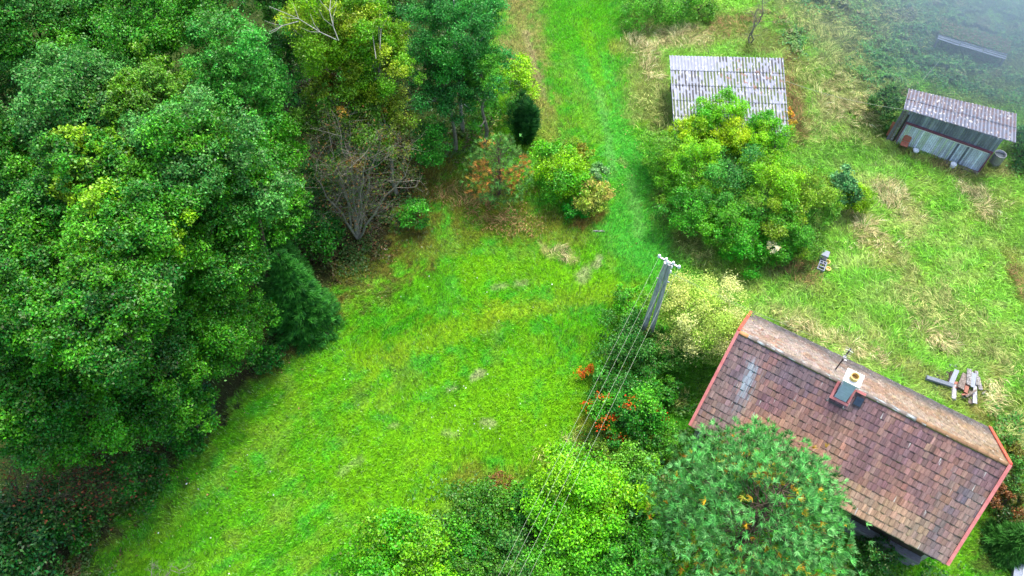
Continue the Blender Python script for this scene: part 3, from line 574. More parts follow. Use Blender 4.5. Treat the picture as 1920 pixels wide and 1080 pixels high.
ob = shrub('small orange-leaved plant at the meadow edge near the berry shrub', 1097, 697, .4, 17, (1.3, .7, .7), 300, .09, [(.6, .16, .01), (.3, .3, .02)], 548, 5)
berries(ob, [(1090, 697, .7), (1102, 694, .7)], 90, 9)
shrub('fresh green shrub filling the gap below the power lines', 1090, 950, 2.0, 95, (1, 1, .8), 20000, .14, FRESH, 549, 24)
shrub('shaded shrub on the right of the fresh green shrub, beside the pine', 1195, 930, 1.6, 48, (1, 1, .8), 6000, .13, [(.05, .22, .04), (.04, .18, .03)], 550, 12)
shrub('low green shrub under the berry shrub', 1180, 880, .9, 55, (1, .8, .8), 7000, .12, [(.04, .24, .02), (.08, .28, .03)], 551, 12)
shrub('yellow-green shrub at the bottom edge, left of the dark bramble', 770, 1050, 1.2, 105, (1.1, .85, .6), 18000, .14, [(.07, .34, .01), (.05, .30, .015), (.10, .33, .01)], 552, 24)
shrub('dark bramble with russet upper twigs at the meadow corner', 910, 965, .9, 72, (1, .8, .7), 8500, .12, [(.03, .16, .015), (.05, .22, .02), (.04, .12, .02)], 553, 16)
shrub('russet-brown dry shrub above the dark bramble', 940, 915, .6, 34, (1.3, .7, .7), 1600, .11, [(.13, .08, .04), (.12, .15, .03), (.10, .06, .03)], 554, 8)
shrub('dark shrub at the bottom edge between the bramble and the green shrub', 960, 1060, 1.2, 62, (1, 1, .7), 6500, .13, [(.03, .15, .03), (.05, .2, .03)], 555, 12)
shrub('leafy shrub with upright shoots at the bottom edge, under the pine', 1310, 1068, 2.2, 75, (1, .8, .8), 11000, .12, [(.09, .33, .02), (.06, .27, .02)], 556, 16)
shrub('deep green shrub at the bottom edge below the shaded shrub', 1190, 1060, 1.6, 75, (1, 1, .8), 11000, .13, [(.04, .22, .03), (.05, .28, .03)], 557, 14)
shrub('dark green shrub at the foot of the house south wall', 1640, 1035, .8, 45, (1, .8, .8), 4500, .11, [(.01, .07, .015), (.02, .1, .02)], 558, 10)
shrub('leafy green shrub on the top edge above the straw-coloured tufts', 1235, 15, 1.0, 62, (1.2, .8, .7), 8000, .12, [(.06, .28, .02), (.04, .2, .02)], 559, 14)
shrub('green shrub on the top edge above the sheet roof', 1310, 10, .8, 36, (1, 1, .7), 3000, .12, [(.08, .28, .03), (.05, .2, .02)], 560, 8)
shrub('dark hedge plant in long grass right of the house', 1890, 850, .7, 34, (.9, 1.2, .8), 3200, .11, [(.03, .13, .02), (.08, .1, .02)], 561, 8)
shrub('brown-leaved bramble in shade right of the house', 1885, 940, .8, 38, (.9, 1.2, .8), 3600, .11, [(.12, .06, .03), (.06, .08, .02), (.03, .1, .02)], 562, 10)
shrub('dark shrub at the right edge beside the metal barrel', 1925, 275, 1.0, 36, (.8, 1, .9), 4800, .13, [(.04, .17, .07), (.05, .2, .04)], 563, 10)
shrub('dark green shrub left of the leaning planks of the shed', 1665, 200, 1.2, 36, (.9, 1.1, .9), 4200, .13, [(.04, .15, .05), (.06, .2, .05)], 564, 10)
shrub('orange-leaved vine climbing the lower right corner of the sheet roof', 1478, 222, 1.8, 18, (.8, 1.4, .9), 520, .12, [(.45, .2, .03), (.3, .25, .03)], 565, 6)
# russet thicket bottom left
def russet():
    rng = np.random.default_rng(9)
    for lab, px, py, tops in (('russet-leaved thin tree under the wood in the bottom left corner', 60, 1010, [(60, 900, 4), (110, 925, 4), (20, 880, 5), (180, 900, 3)]),
                              ('small russet-leaved sapling at the dark edge of the meadow', 175, 960, [(160, 890, 3), (205, 905, 2.5), (140, 930, 2)])):
        r = bare_tree('russet_tree', lab, px, py, tops, 310+px, BARK, leafn=0, ts=.5)
        b = np.array(r.location); n = 1700
        c = np.vstack([P(*t)+rng.normal(size=(n//len(tops), 3))*np.array([1.0, .8, .5]) for t in tops]); n = len(c)
        pal = np.array([(.16, .05, .02), (.03, .09, .02), (.03, .1, .02), (.05, .12, .02)])
        V, Fq, col = leaf_quads(c, unit(rng.normal(size=(n, 3))+np.array([0, 0, .8])), np.full(n, .13), np.full(n, .08), pal[rng.integers(4, size=n)], rng)
        npmesh('leaves', V, Fq, 4, DRY, col, r, b)
russet()
mb = MB(); pts = [P(50, 913, .9), P(75, 915, .9), P(103, 922, .8), P(125, 931, .6), P(142, 943, .5)]; o0 = pts[2]
mb.tube(pts, [.03, .04, .05, .06, .07], 7)
tag(mb.build('fallen_branch', DEADWOOD, origin=o0, smooth=True), 'pale bare branch lying in the russet thicket, bottom left', 'branch').location = o0
# upright pale shoots over the bottom shrub
# ------------------------------------------------------------------ house
HCEN = np.array([14.563, 14.055]); YAW = radians(-32.22); HL, HW, HR, EZ = 11.23, 6.99, 3.2, 2.6
house = empty('house', (HCEN[0], HCEN[1], 0), YAW, label='low house with purple-brown tiled gable roof and red verge boards', cat='house')
def hloc(p):                        # world -> house local
    d = np.array(p, float)-np.array([HCEN[0], HCEN[1], 0]); return np.array([d[0]*cos(YAW)+d[1]*sin(YAW), -d[0]*sin(YAW)+d[1]*cos(YAW), d[2]])
SL = math.hypot(HW/2, HR); cs, sn = (HW/2)/SL, HR/SL
def slope(side, name, ncol, nrow, seed):
    """tiles on one slope; side -1 south, +1 north; each tile a ribbed curved slab lapping the one below"""
    rng = np.random.default_rng(seed); tw = HL/ncol; th = SL/nrow
    prof = np.array([0, .06, .25, .44, .5, .56, .75, .94, 1.]); ph = np.array([.004, .018, .006, .016, .018, .016, .006, .018, .004])
    V = []; Fq = []; CC = []; n = 0
    for r in range(nrow):
        off = (r % 2)*.5; v0 = r*th; v1 = (r+1)*th+.03
        for c in range(-1, ncol+1):
            u0 = (c+off)*tw+.002; u1 = u0+tw-.004
            if u1 < .06 or u0 > HL-.06: continue
            uu = np.clip(u0+prof*(u1-u0), 0.02, HL-.02); um = (u0+u1)/2; vm = (v0+v1)/2
            lift = .006*rng.normal(); sag = .035*(fbm(np.array([um*.5]), np.array([vm*.7]), 77)[0]-.5)
            rows = []
            for v, h in ((v0, .006), (v1-.05, .011), (v1, .011), (v1, .004)):
                hh = h+ph+lift+sag+.006*rng.normal()*0; rows.append(np.stack([uu, np.full(9, v+(rng.normal()*.004)), hh], 1))
            vv = np.vstack(rows); V.append(vv)
            i = np.arange(3)[:, None]*9+np.arange(8)[None]; i = i.ravel()+n
            q = np.stack([i, i+1, i+10, i+9], 1); Fq.append(q if side < 0 else q[:, ::-1]); n += 36
            # colour of the tile
            nz = fbm(np.array([um*.45]), np.array([vm*.6]), 50+seed)[0]; n2 = fbm(np.array([um*1.3]), np.array([vm*1.3]), 60+seed)[0]
            fu = um/HL; fv = vm/SL
            if side < 0:
                purple = np.array((.195, .11, .115)); orange = np.array((.40, .22, .15)); slate = np.array((.125, .115, .14)); tan = np.array((.42, .32, .20))
                k = np.clip(sm(fv+.5*(nz-.5)*2+.3*(n2-.5), .35, .85)+(.3 if .28 < fu < .55 else 0)*(fv > .3), 0, 1)
                col = purple*(1-k)+orange*k
                k2 = sm(fu+.15*(nz-.5), .86, .95)*(fv > .35)*.75; col = col*(1-k2)+slate*k2; kb = sm(fbm(np.array([um*.8+5]), np.array([vm*.45]), 88)[0], .5, .66)*.5; col = col*(1-kb)+np.array((.13, .115, .13))*kb; kc = sm(fbm(np.array([um*2.2]), np.array([vm*.35]), 89)[0], .54, .7)*.4; col = col*(1-kc)+np.array((.40, .26, .18))*kc
                k3 = sm(n2, .58, .75)*.6; col = col*(1-k3)+np.array((.30, .16, .12))*k3
                if .5 < fu < .9 and fv > .75: col = col*.6+tan*.4
                if fu < .14: col = col*.6+np.array((.16, .14, .16))*.4
            else:
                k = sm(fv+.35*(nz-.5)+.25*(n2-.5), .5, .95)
                light = np.array((.50, .40, .34)) if n2 > .45 else np.array((.44, .29, .22))  # sky glare on the north slope painted in as paler tiles
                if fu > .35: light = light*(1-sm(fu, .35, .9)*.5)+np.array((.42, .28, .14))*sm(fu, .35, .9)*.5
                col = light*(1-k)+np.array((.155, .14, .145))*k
            col = col*(1+.09*rng.normal())*np.array([1+.04*rng.normal(), 1, 1+.05*rng.normal()])
            cv = np.tile(col, (36, 1))*(1+.08*rng.normal(size=(36, 1)))
            U = vv[:, 0]; W_ = vv[:, 1]
            stripe = fbm(U*28, W_*2.2, 91+c % 7, 2)
            cv = cv*(.8+.4*stripe[:, None])
            if side < 0:                                 # lichen runs near the left verge
                cx = .95+.17*W_; d = np.abs(U-cx)
                kk = (1-sm(d+.9*(stripe-.5), .0, .30))*(.35+.65*(n2 > .42))*sm(W_, .5, 1.1)*(1-sm(W_, 2.3, 3.9))
                cv = cv*(1-.75*kk[:, None])+np.array((.36, .44, .50))*.75*kk[:, None]
            lic = rng.random() < (.05 if side < 0 else .16)
            if lic: j = rng.integers(36, size=3); cv[j] = np.array((.6, .6, .56))
            if side < 0 and (rng.random() < .03 or (fbm(np.array([um*.9]), np.array([vm*1.5]), 71)[0] > .74 and rng.random() < .5)): cv[18:27:2] = np.array((.17, .2, .03))
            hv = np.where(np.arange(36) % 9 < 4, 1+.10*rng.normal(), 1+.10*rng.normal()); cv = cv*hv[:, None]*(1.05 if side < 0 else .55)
            cv[27:] = cv[27:]*.85+np.array((.08, .07, .04))*.15          # mossy front edge
            CC.append(cv)
    V = np.vstack(V); Fq = np.vstack(Fq); CC = np.vstack(CC)
    # slope space -> house local
    X = V[:, 0]-HL/2; yy = side*(V[:, 1]*cs+V[:, 2]*sn); zz = EZ+HR-V[:, 1]*sn+V[:, 2]*cs
    return npmesh(name, np.stack([X, yy, zz], 1), Fq, 4, TILE, CC, house)
tag(slope(-1, 'roof_slope', 60, 15, 1), 'purple-brown and orange-mottled tiled slope'); tag(slope(1, 'roof_slope', 60, 17, 2), 'lichen-flecked tiled slope, sky glare painted into its pale colour')
mb = MB()                                            # unseen dark panel under the tiles, added to block light
for s in (-1, 1):
    a = np.array([-HL/2+.03, 0, EZ+HR-.03]); V = []
    for u in (-HL/2+.03, HL/2-.03):
        for vv_, t in ((0, -.03), (SL-.03, -.03), (0, -.12), (SL-.03, -.12)): V.append([u, s*(vv_*cs+t*sn), EZ+HR-vv_*sn+t*cs])
    mb.add(V, [[0, 1, 5, 4], [2, 6, 7, 3], [0, 2, 3, 1], [4, 5, 7, 6], [1, 3, 7, 5], [0, 4, 6, 2]])
mb.build('light_blocking_deck', DARKTIMBER, house)
# ridge tiles with lichen
rng = np.random.default_rng(5); V = []; Fq = []; CC = []; n = 0; nr = 28
for k in range(nr):
    u0 = -HL/2+k*HL/nr; u1 = u0+HL/nr+.03; r0, r1 = .10, .115
    a = np.linspace(-.25, pi+.25, 9); c0 = np.array((.17, .14, .12)) if k < nr*.66 else np.array((.21, .125, .065))
    if k == 0: c0 = np.array((.4, .2, .08))
    for j, (u, r) in enumerate(((u0, r0), ((u0+u1)/2, (r0+r1)/2), (u1, r1), (u1, r1-.02))):
        V.append(np.stack([np.full(9, u), np.cos(a)*r, EZ+HR-.03+np.sin(a)*r*.8+rng.normal()*.004], 1))
        cc = np.tile(c0*(1+.12*rng.normal()), (9, 1))
        nn = rng.random(9); cc[nn > .86 if k < 20 else nn > .97] = np.array((.38, .45, .46)) if k < 20 else np.array((.6, .5, .4))
        cc[[0, 1, 7, 8]] = np.array((.13, .14, .03)) if rng.random() < .6 else cc[[0, 1, 7, 8]]*.6
        CC.append(cc)
    i = np.arange(3)[:, None]*9+np.arange(8)[None]; i = i.ravel()+n; Fq.append(np.stack([i, i+9, i+10, i+1], 1)); n += 36
tag(npmesh('ridge_tiles', np.vstack(V), np.vstack(Fq), 4, TILE, np.vstack(CC), house), 'mossy ridge tiles turning orange at one end')
def verge(x, s, mat, lab):
    mb = MB(); y0 = 0 if s < 0 else 0
    a = np.array([x, s*.02, EZ+HR+.06]); b = np.array([x, s*(HW/2+.02), EZ+.06-.02])
    nrm = np.array([0, s*sn, cs]); mb.bar(a+nrm*.02, b+nrm*.02, .13, .05, nrm)
    o = np.sign(x)*.045; mb.bar(a+np.array([o, 0, 0])-nrm*.10, b+np.array([o, 0, 0])-nrm*.10, .035, .18, nrm)
    tag(mb.build('verge_board', mat, house), lab)
verge(-HL/2-.04, -1, PINKPAINT, 'faded pinkish red verge board'); verge(-HL/2-.04, 1, REDPAINT, 'bright orange-red verge board')
verge(HL/2+.04, -1, PINKPAINT, 'faded dark pink verge board'); verge(HL/2+.04, 1, REDPAINT, 'bright red verge board')
wy = HW/2-.55; wx = HL/2-.35                        # walls
mb = MB(); mb.box((0, wy, EZ/2+.15), (2*wx, .2, EZ+.3)); mb.box((0, -wy+.0, EZ/2+.15), (2*wx, .2, EZ+.3))
for s in (-1, 1):
    x = s*wx; t = .2; y = wy-.1
    V = [[x-t/2, -y, 0], [x+t/2, -y, 0], [x+t/2, y, 0], [x-t/2, y, 0], [x-t/2, -y, EZ+.2], [x+t/2, -y, EZ+.2], [x+t/2, y, EZ+.2], [x-t/2, y, EZ+.2], [x-t/2, 0, EZ+HR-.35], [x+t/2, 0, EZ+HR-.35]]
    mb.add(V, [[0, 1, 5, 4], [2, 3, 7, 6], [0, 4, 7, 3], [1, 2, 6, 5], [4, 5, 9, 8], [8, 9, 6, 7], [4, 8, 7, 7], [5, 6, 9, 9]])
mb.build('walls', PLASTER, house)
mb = MB()
for k in range(21): mb.box((-wx+.3+k*.49, -wy-.125, 1.75), (.47, .04, 1.6)); 
mb.build('timber_cladding', DARKTIMBER, house)
mb = MB(); mb.box((1.9, -wy-.29, 1.25), (6.4, .30, .06)); mb.box((1.9, -wy-.46, 1.2), (6.4, .035, .22)); mb.box((1.9, -wy-.2, .6), (6.3, .1, 1.1)); mb.build('grey_ledge', GREYTIMBER, house, bevel=.006)
for yy, zz in ((-HW/2+.12, EZ-.05), (-HW/2+.05, EZ-.14)):
    mb = MB(); mb.box((1.0, yy-.02, zz), (8.4, .05, .08)); mb.build('eaves_board', DARKTIMBER, house)
mb = MB(); mb.tube([(-wx+.15, -HW/2+.18, 0), (-wx+.15, -HW/2+.18, 2.5)], .06, 10); mb.build('corner_post', WHITE, house, smooth=True)
mb = MB(); mb.box((-wx+.9, -wy-.13, 1.1), (.95, .06, 2.1)); dd = mb.build('door', DARKTIMBER, house); mb = MB(); mb.box((-wx+1.25, -wy-.18, 1.1), (.12, .05, .03)); mb.build('handle', METAL, dd)
for i, xx in enumerate((-1.0,)):
    mb = MB(); mb.box((xx, -wy-.155, 1.6), (1.1, .03, .9)); fr = mb.build('window', WHITE, house); mb = MB(); mb.box((xx-.26, -wy-.175, 1.6), (.44, .02, .76)); mb.box((xx+.26, -wy-.175, 1.6), (.44, .02, .76)); mb.build('pane', DARKGLASS, fr)
# chimney
cx, cyy = hloc(P(1590, 722, 5.9))[:2]; cyy = -.08
ch = bpy.data.objects.new('chimney', None); COL.objects.link(ch); ch.parent = house; ch.location = (cx, cyy, 0)
mb = MB(); mb.box((0, 0, 5.75), (.50, .46, 1.5)); st = mb.build('stack', ZINC, ch, bevel=.008); tag(st, 'blue-grey sheet-clad chimney stack')
mb = MB()
for z in (5.55, 5.85, 6.15): mb.box((0, 0, z), (.512, .472, .012))
mb.build('seams', METAL, ch)
mb = MB(); mb.box((0, .0, 6.54), (.70, .66, .08)); cp = mb.build('cap', WHITE, ch, bevel=.01)
mb = MB(); mb.lathe((0, -.03, 6.58), [(.17, 0), (.17, .16), (.19, .17), (.19, .21), (.14, .21), (.13, .05), (.0, .05)], 20); mb.build('pot', YELLOWCLAY, ch, smooth=False)
mb = MB(); mb.lathe((0, -.03, 6.64), [(.128, 0.0), (0.001, 0.0)], 16); mb.build('flue', DARKCLAY, ch)
mb = MB()
nS = np.array([0, -sn, cs]); dS = np.array([0, -cs, -sn]); p0 = np.array([0, 0, EZ+HR])-np.array([0, cyy, 0])
def sp(u, v, h=.07): return p0+dS*v+nS*h+np.array([u, 0, 0])
mb.bar(sp(-.36, .0), sp(-.34, .72), .11, .04, nS); mb.bar(sp(.34, .0), sp(.34, .66), .09, .04, nS); mb.bar(sp(-.40, .74), sp(.38, .74), .10, .05, nS)
mb.bar(sp(.4, .02, .1), sp(.78, .02, .1), .1, .05, nS)
fl = mb.build('flashing', PINKPAINT, ch); tag(fl, 'pinkish red painted flashing frame')
mb = MB(); mb.bar(sp(-.32, .92), sp(.22, .92), .09, .03, nS); mb.build('foot_grille', DARKMETAL, ch)
mb = MB(); mb.bar((0, -.25, 6.42), tuple(sp(0, .66, .06)), .5, .025, (0, -1, .4)); mb.build('apron', ZINC, ch)
sk = bpy.data.objects.new('skylight', None); COL.objects.link(sk); sk.parent = house
mb = MB(); q = lambda u, v, h=.06: np.array([cx, 0, EZ+HR])+dS*v+nS*h+np.array([u, 0, 0])
mb.bar(q(.66, .18), q(.66, .62), .34, .04, nS); mb.build('frame', DARKMETAL, sk); mb = MB(); mb.bar(q(.66, .22, .085), q(.66, .58, .085), .29, .012, nS); mb.build('pane', DARKGLASS, sk)
# antenna mast
am = bpy.data.objects.new('antenna', None); COL.objects.link(am); am.parent = house
for s_ in [0]:
    bb = hloc(P(1573, 684, 5.1)); bb[2] = 0; bb[1] = abs(bb[1]); bb[2] = EZ+HR-bb[1]*HR/(HW/2)
    mb = MB(); mb.tube([bb, bb+np.array([0, 0, 1.85])], .03, 8); mb.build('mast', DARKMETAL, am, smooth=True)
    mb = MB(); t = bb+np.array([0, 0, 1.4]); mb.tube([t-np.array([.05, .3, 0]), t+np.array([.05, .35, .0])], .015, 6)
    for k in range(6): c_ = t+np.array([.0, -.25+k*.11, 0]); mb.tube([c_-np.array([.16, 0, 0]), c_+np.array([.16, 0, 0])], .009, 5)
    mb.build('yagi', METAL, am, smooth=True); mb = MB(); mb.box(bb+np.array([.0, 0, 1.08]), (.12, .08, .14)); mb.build('amplifier_box', METAL, am); mb = MB(); mb.box(bb+np.array([.1, .03, .85]), (.1, .06, .1)); mb.build('amplifier_box', METAL, am)
    mb = MB(); mb.tube([bb+np.array([-.16, 0, 1.66]), bb+np.array([.16, 0, 1.66])], .012, 6); mb.lathe(bb+np.array([0, 0, 1.7]), [(.03, 0), (.045, .04), (.02, .09), (.001, .1)], 10); mb.build('insulator', PORCELAIN, am, smooth=True)
# ------------------------------------------------------------------ corrugated sheds
def corrugated(A, B, Cc, D, ncor, nrow, colfn, name, parent, amp=.028, origin=None, lap=.02):
    """A,B top left/right, D,Cc bottom left/right"""
    A, B, Cc, D = [np.array(q, float) for q in (A, B, Cc, D)]
    nu = ncor*8+1; V = []; CC = []; Fq = []; n = 0; u = np.linspace(0, 1, nu)
    nrm = unit(np.cross(B-A, D-A)); nrm = nrm if nrm[2] > 0 else -nrm
    for r in range(nrow):
        nv = 14; v = np.linspace(r/nrow, (r+1)/nrow+(.012 if r < nrow-1 else 0), nv)
        U, Vv = np.meshgrid(u, v); h = amp*np.cos(U*ncor*2*pi)+lap*(Vv-r/nrow)*nrow+.012*(vnoise(U*ncor/5, Vv*0+r, 33)-.5)
        p = (A*(1-U[..., None])+B*U[..., None])*(1-Vv[..., None])+(D*(1-U[..., None])+Cc*U[..., None])*Vv[..., None]+nrm*h[..., None]
        V.append(p.reshape(-1, 3)); CC.append(colfn(U.ravel(), Vv.ravel(), np.cos(U*ncor*2*pi).ravel(), r))
        i = (np.arange(nv-1)[:, None]*nu+np.arange(nu-1)[None]).ravel()+n; Fq.append(np.stack([i, i+nu, i+nu+1, i+1], 1)); n += nv*nu
    o = npmesh(name, np.vstack(V), np.vstack(Fq), 4, SHEET, np.vstack(CC), parent, origin, smooth=True)
    sl = o.modifiers.new('thickness', 'SOLIDIFY'); sl.thickness = .012; return o
def c1(U, V, h, r):
    x = U*7.3; y = V*6.2
    base = np.array((.27, .29, .36)); col = np.tile(base, (len(U), 1))*(.85+.3*fbm(x*2, y*2, 7)[:, None])
    val = (1-sm(h, -.3, .5)); n = vnoise(U*35+.5, y*3.6, 13); n = n*(.6+.8*fbm(x*.5, y*.8, 19))
    clean = (1-sm(np.abs(U-.2), .16, .26))*(V < .2)
    k = val*sm(n, .24, .34)*(1-clean*.8); moss = np.where((fbm(x*.7, y*.7, 29) > .47)[:, None], np.array((.07, .10, .015)), np.array((.055, .055, .05)))
    col = col*(1-k[:, None])+moss*k[:, None]
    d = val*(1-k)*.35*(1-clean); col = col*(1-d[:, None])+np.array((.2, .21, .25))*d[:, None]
    w = sm(vnoise(x*9, y*9, 37), .74, .8)*(h > -.3)*(.4+.6*(fbm(x*.8, y*.8, 57) > .5)); col = col*(1-w[:, None]*.8)+np.array((.62, .64, .68))*w[:, None]*.8
    lf = sm(vnoise(x*7, y*7, 43), .80, .84)*sm(fbm(x*.5, y*.6, 47)+.35*(U-.6), .5, .6); col = col*(1-lf[:, None])+np.array((.22, .13, .1))*lf[:, None]
    return col
zN, zS = 2.25, 2.05
A = P(1255, 104, zN); B = P(1468, 109, zN); Cq = P(1480, 256, zS); D = P(1264, 246, zS); cen = (A+B+Cq+D)/4
s1 = empty('open_shed', (cen[0], cen[1], 0), label='shed with grey corrugated roof, moss in its grooves, behind the thicket', cat='shed')
o1 = np.array([cen[0], cen[1], 0])
corrugated(A, B, Cq, D, 35, 5, c1, 'roof', s1, origin=o1)
def inset(a, b, t): return a+(b-a)*t
cor = [inset(q, cen, .13) for q in (A, B, Cq, D)]
for q in cor: mb = MB(); mb.bar((q[0], q[1], -.1), (q[0], q[1], q[2]-.09), .12, .12, (0, 1, 0)); mb.build('post', GREYTIMBER, s1, origin=o1)
mb = MB()
for a, b in ((0, 1), (3, 2), (0, 3), (1, 2)):
    p_, q_ = cor[a]-np.array([0, 0, .12 if a+b in (1, 5) else .2]), cor[b]-np.array([0, 0, .12 if a+b in (1, 5) else .2]); mb.bar(p_, q_, .08, .1)
mb.build('rafters', GREYTIMBER, s1, origin=o1)
for a, b in ((0, 1), (0, 3), (1, 2)):
    mb = MB(); p_, q_ = cor[a], cor[b]; L = np.linalg.norm((q_-p_)[:2]); m = int(L/.2)
    for k in range(m):
        t = (k+.5)/m; c_ = p_+(q_-p_)*t; h = c_[2]-.28; d = unit(q_-p_); R = rotz(math.atan2(d[1], d[0])); mb.box((c_[0], c_[1], h/2), (L/m-.012, .03, h), R)
    mb.build('board_wall', GREYTIMBER, s1, origin=o1)
# second shed with front wall of pale boards
zt, zb = 3.15, 2.85
fl_ = P(1676, 268, 0); fr_ = P(1834, 325, 0); hd = unit(np.array([fr_[0]-fl_[0], fr_[1]-fl_[1], 0])); nb = np.array([-hd[1], hd[0], 0])
Wd = np.linalg.norm(fr_-fl_); DEP = 1.5; HT = 2.72
s2 = empty('board_shed', fl_+hd*Wd/2+nb*DEP/2, label='shed with pale blue-grey board front and leaf-strewn corrugated roof', cat='shed')
o2 = np.array(s2.location)
rA, rB, rC, rD = P(1704, 166, 3.1), P(1906, 213, 3.1), P(1904, 268, 2.8), P(1694, 205, 2.8)
def c2(U, V, h, r):
    x = U*6.8; y = V*3
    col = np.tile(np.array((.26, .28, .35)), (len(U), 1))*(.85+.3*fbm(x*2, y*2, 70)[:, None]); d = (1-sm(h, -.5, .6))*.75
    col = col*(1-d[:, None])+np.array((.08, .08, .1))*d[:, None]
    k = sm(vnoise(x*8, y*8, 71)+.55*(.62-V), .5, .62)*(.35+.65*(h < .4)); c = np.where((vnoise(x*13, y*13, 73) > .5)[:, None], np.array((.16, .075, .055)), np.array((.26, .16, .12)))
    col = col*(1-k[:, None]*.6)+c*k[:, None]*.6
    w = sm(vnoise(x*11, y*11, 74), .84, .88); return col*(1-w[:, None])+np.array((.75, .7, .62))*w[:, None]
tag(corrugated(rA, rB, rC, rD, 30, 2, c2, 'roof', s2, origin=o2), 'corrugated roof strewn with brown leaves')
def boards(p0, d, L, z0, z1, wdt, seed, out, cf):
    rng = np.random.default_rng(seed); m = int(L/wdt); V = []; Fq = []; CC = []; n = 0
    for k in range(m):
        nz_ = 12; zz = np.linspace(z0, z1, nz_); th = .02+.008*rng.random(); a = p0+d*(k*L/m+.006); b = p0+d*((k+1)*L/m-.006); mc = cf(k/m, rng)
        for z in zz:
            V += [[*(a[:2]), z], [*(a+out*th)[:2], z], [*(b+out*th)[:2], z], [*(b[:2]), z]]; g = mc*(1+.16*(vnoise(np.array([k*.7]), np.array([z*3.]), seed)[0]-.5)*2)*(1+.05*rng.normal()); CC += [g]*4
        for j in range(nz_-1):
            for s in range(3): Fq.append([n+j*4+s, n+j*4+s+1, n+(j+1)*4+s+1, n+(j+1)*4+s])
        Fq.append([n+(nz_-1)*4+s for s in range(4)]); n += nz_*4
    return np.array(V), np.array(Fq), np.array(CC)
FF = -nb; LEDGE = 1.72
def cfa(t, r): 
    base = np.array((.68, .76, .84)) if t < .55 else np.array((.5, .57, .67)); c = base*(1+.12*r.normal())
    if r.random() < .28 and t < .6: c = np.array((.55, .68, .56))
    if r.random() < .02: c = np.array((.14, .16, .2))
    return c
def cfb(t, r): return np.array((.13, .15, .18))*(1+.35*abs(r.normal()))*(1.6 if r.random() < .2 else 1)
V, Fq, CC = boards(fl_, hd, Wd, .0, LEDGE, .11, 5, FF, cfa); npmesh('front_boards', V, Fq, 4, PLANKC, CC, s2, o2)
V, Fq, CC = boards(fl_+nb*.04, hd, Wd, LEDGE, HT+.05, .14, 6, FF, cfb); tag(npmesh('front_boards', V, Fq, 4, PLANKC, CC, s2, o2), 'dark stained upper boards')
for p_, d_, L_, ou in ((fl_+nb*.02, nb, DEP, -hd), (fr_+nb*.02, nb, DEP, hd), (fl_+nb*DEP, hd, Wd, nb)):
    V, Fq, CC = boards(p_, d_, L_, 0, HT+.1, .16, 8, ou, cfb); npmesh('side_boards', V, Fq, 4, PLANKC, CC, s2, o2)
mb = MB(); up = np.array([0, 0, 1.]); e = FF*.05
mb.bar(fl_+e+up*(LEDGE+.03), fr_+e+up*(LEDGE+.03), .07, .13); mb.bar(fl_+e*1.01+hd*.05+up*.0, fl_+e*1.01+hd*.05+up*(LEDGE-.04), .07, .12, FF); mb.bar(fr_+e*1.01-hd*.05, fr_+e*1.01-hd*.05+up*(LEDGE-.04), .07, .12, FF); mb.build('trim', MAROON, s2, origin=o2)
mb = MB(); mb.bar(fl_+hd*.7+FF*.06+up*(LEDGE-.08), fr_-hd*.2+FF*.06+up*(LEDGE-.08), .04, .03); mb.build('drip_strip', WHITE, s2, origin=o2)
mb = MB(); mb.bar(fl_+hd*3.0+FF*.18+up*.09, fl_+hd*5.0+FF*.18+up*.09, .28, .16); mb.build('plinth', MIDWOOD, s2, origin=o2)
# low overgrown roof strip, top right
def lowroof():
    a, b = P(1757, 72, .9), P(1887, 110, .9); d = unit(b-a); L = np.linalg.norm(b-a); nn = np.array([-d[1], d[0], 0]); c = (a+b)/2
    r = empty('lean_to', (c[0], c[1], 0), label='low overgrown lean-to with pale board edge in the misty corner', cat='shed'); o = np.array([c[0], c[1], 0]); rng = np.random.default_rng(3)
    for k in range(3):
        mb = MB()
        for j in range(3): s = j*L/3; mb.bar(a+d*(s+.02)+nn*(.14*k)+up*(.03*k+rng.normal()*.012), a+d*(s+L/3-.03)+nn*(.14*k+rng.normal()*.03)+up*(.03*k+rng.normal()*.02), .13, .03)
        mb.build('edge_board', PALECONC, r, origin=o)
    mb = MB(); mb.bar(a+d*.1+nn*1.0+up*.02, b-d*.1+nn*1.0+up*.02, 1.3, .05); mb.build('roof', MIDWOOD, r, origin=o)
    n = 5200; u = rng.random(n)*L; v = .32+rng.random(n)*1.5; q = a+d*u[:, None]+nn*v[:, None]+up*(.07+.15*rng.random(n))[:, None]; pal = np.array([(.3, .2, .1), (.15, .36, .08), (.14, .32, .06), (.35, .26, .14)])
    Vv, Fq, col = leaf_quads(q, unit(rng.normal(size=(n, 3))*.6+up), np.full(n, .13), np.full(n, .09), pal[rng.integers(4, size=n)], rng)
    ol = npmesh('leaf_cover', Vv, Fq, 4, DRY, col, r, o); ol['kind'] = 'stuff'
    for s in (.1, L-.1):
        for t in (.1, 1.5): p = a+d*s+nn*t; mb = MB(); mb.bar((p[0], p[1], -.1), (p[0], p[1], .86), .1, .1, (0, 1, 0)); mb.build('post', GREYTIMBER, r, origin=o)
lowroof()
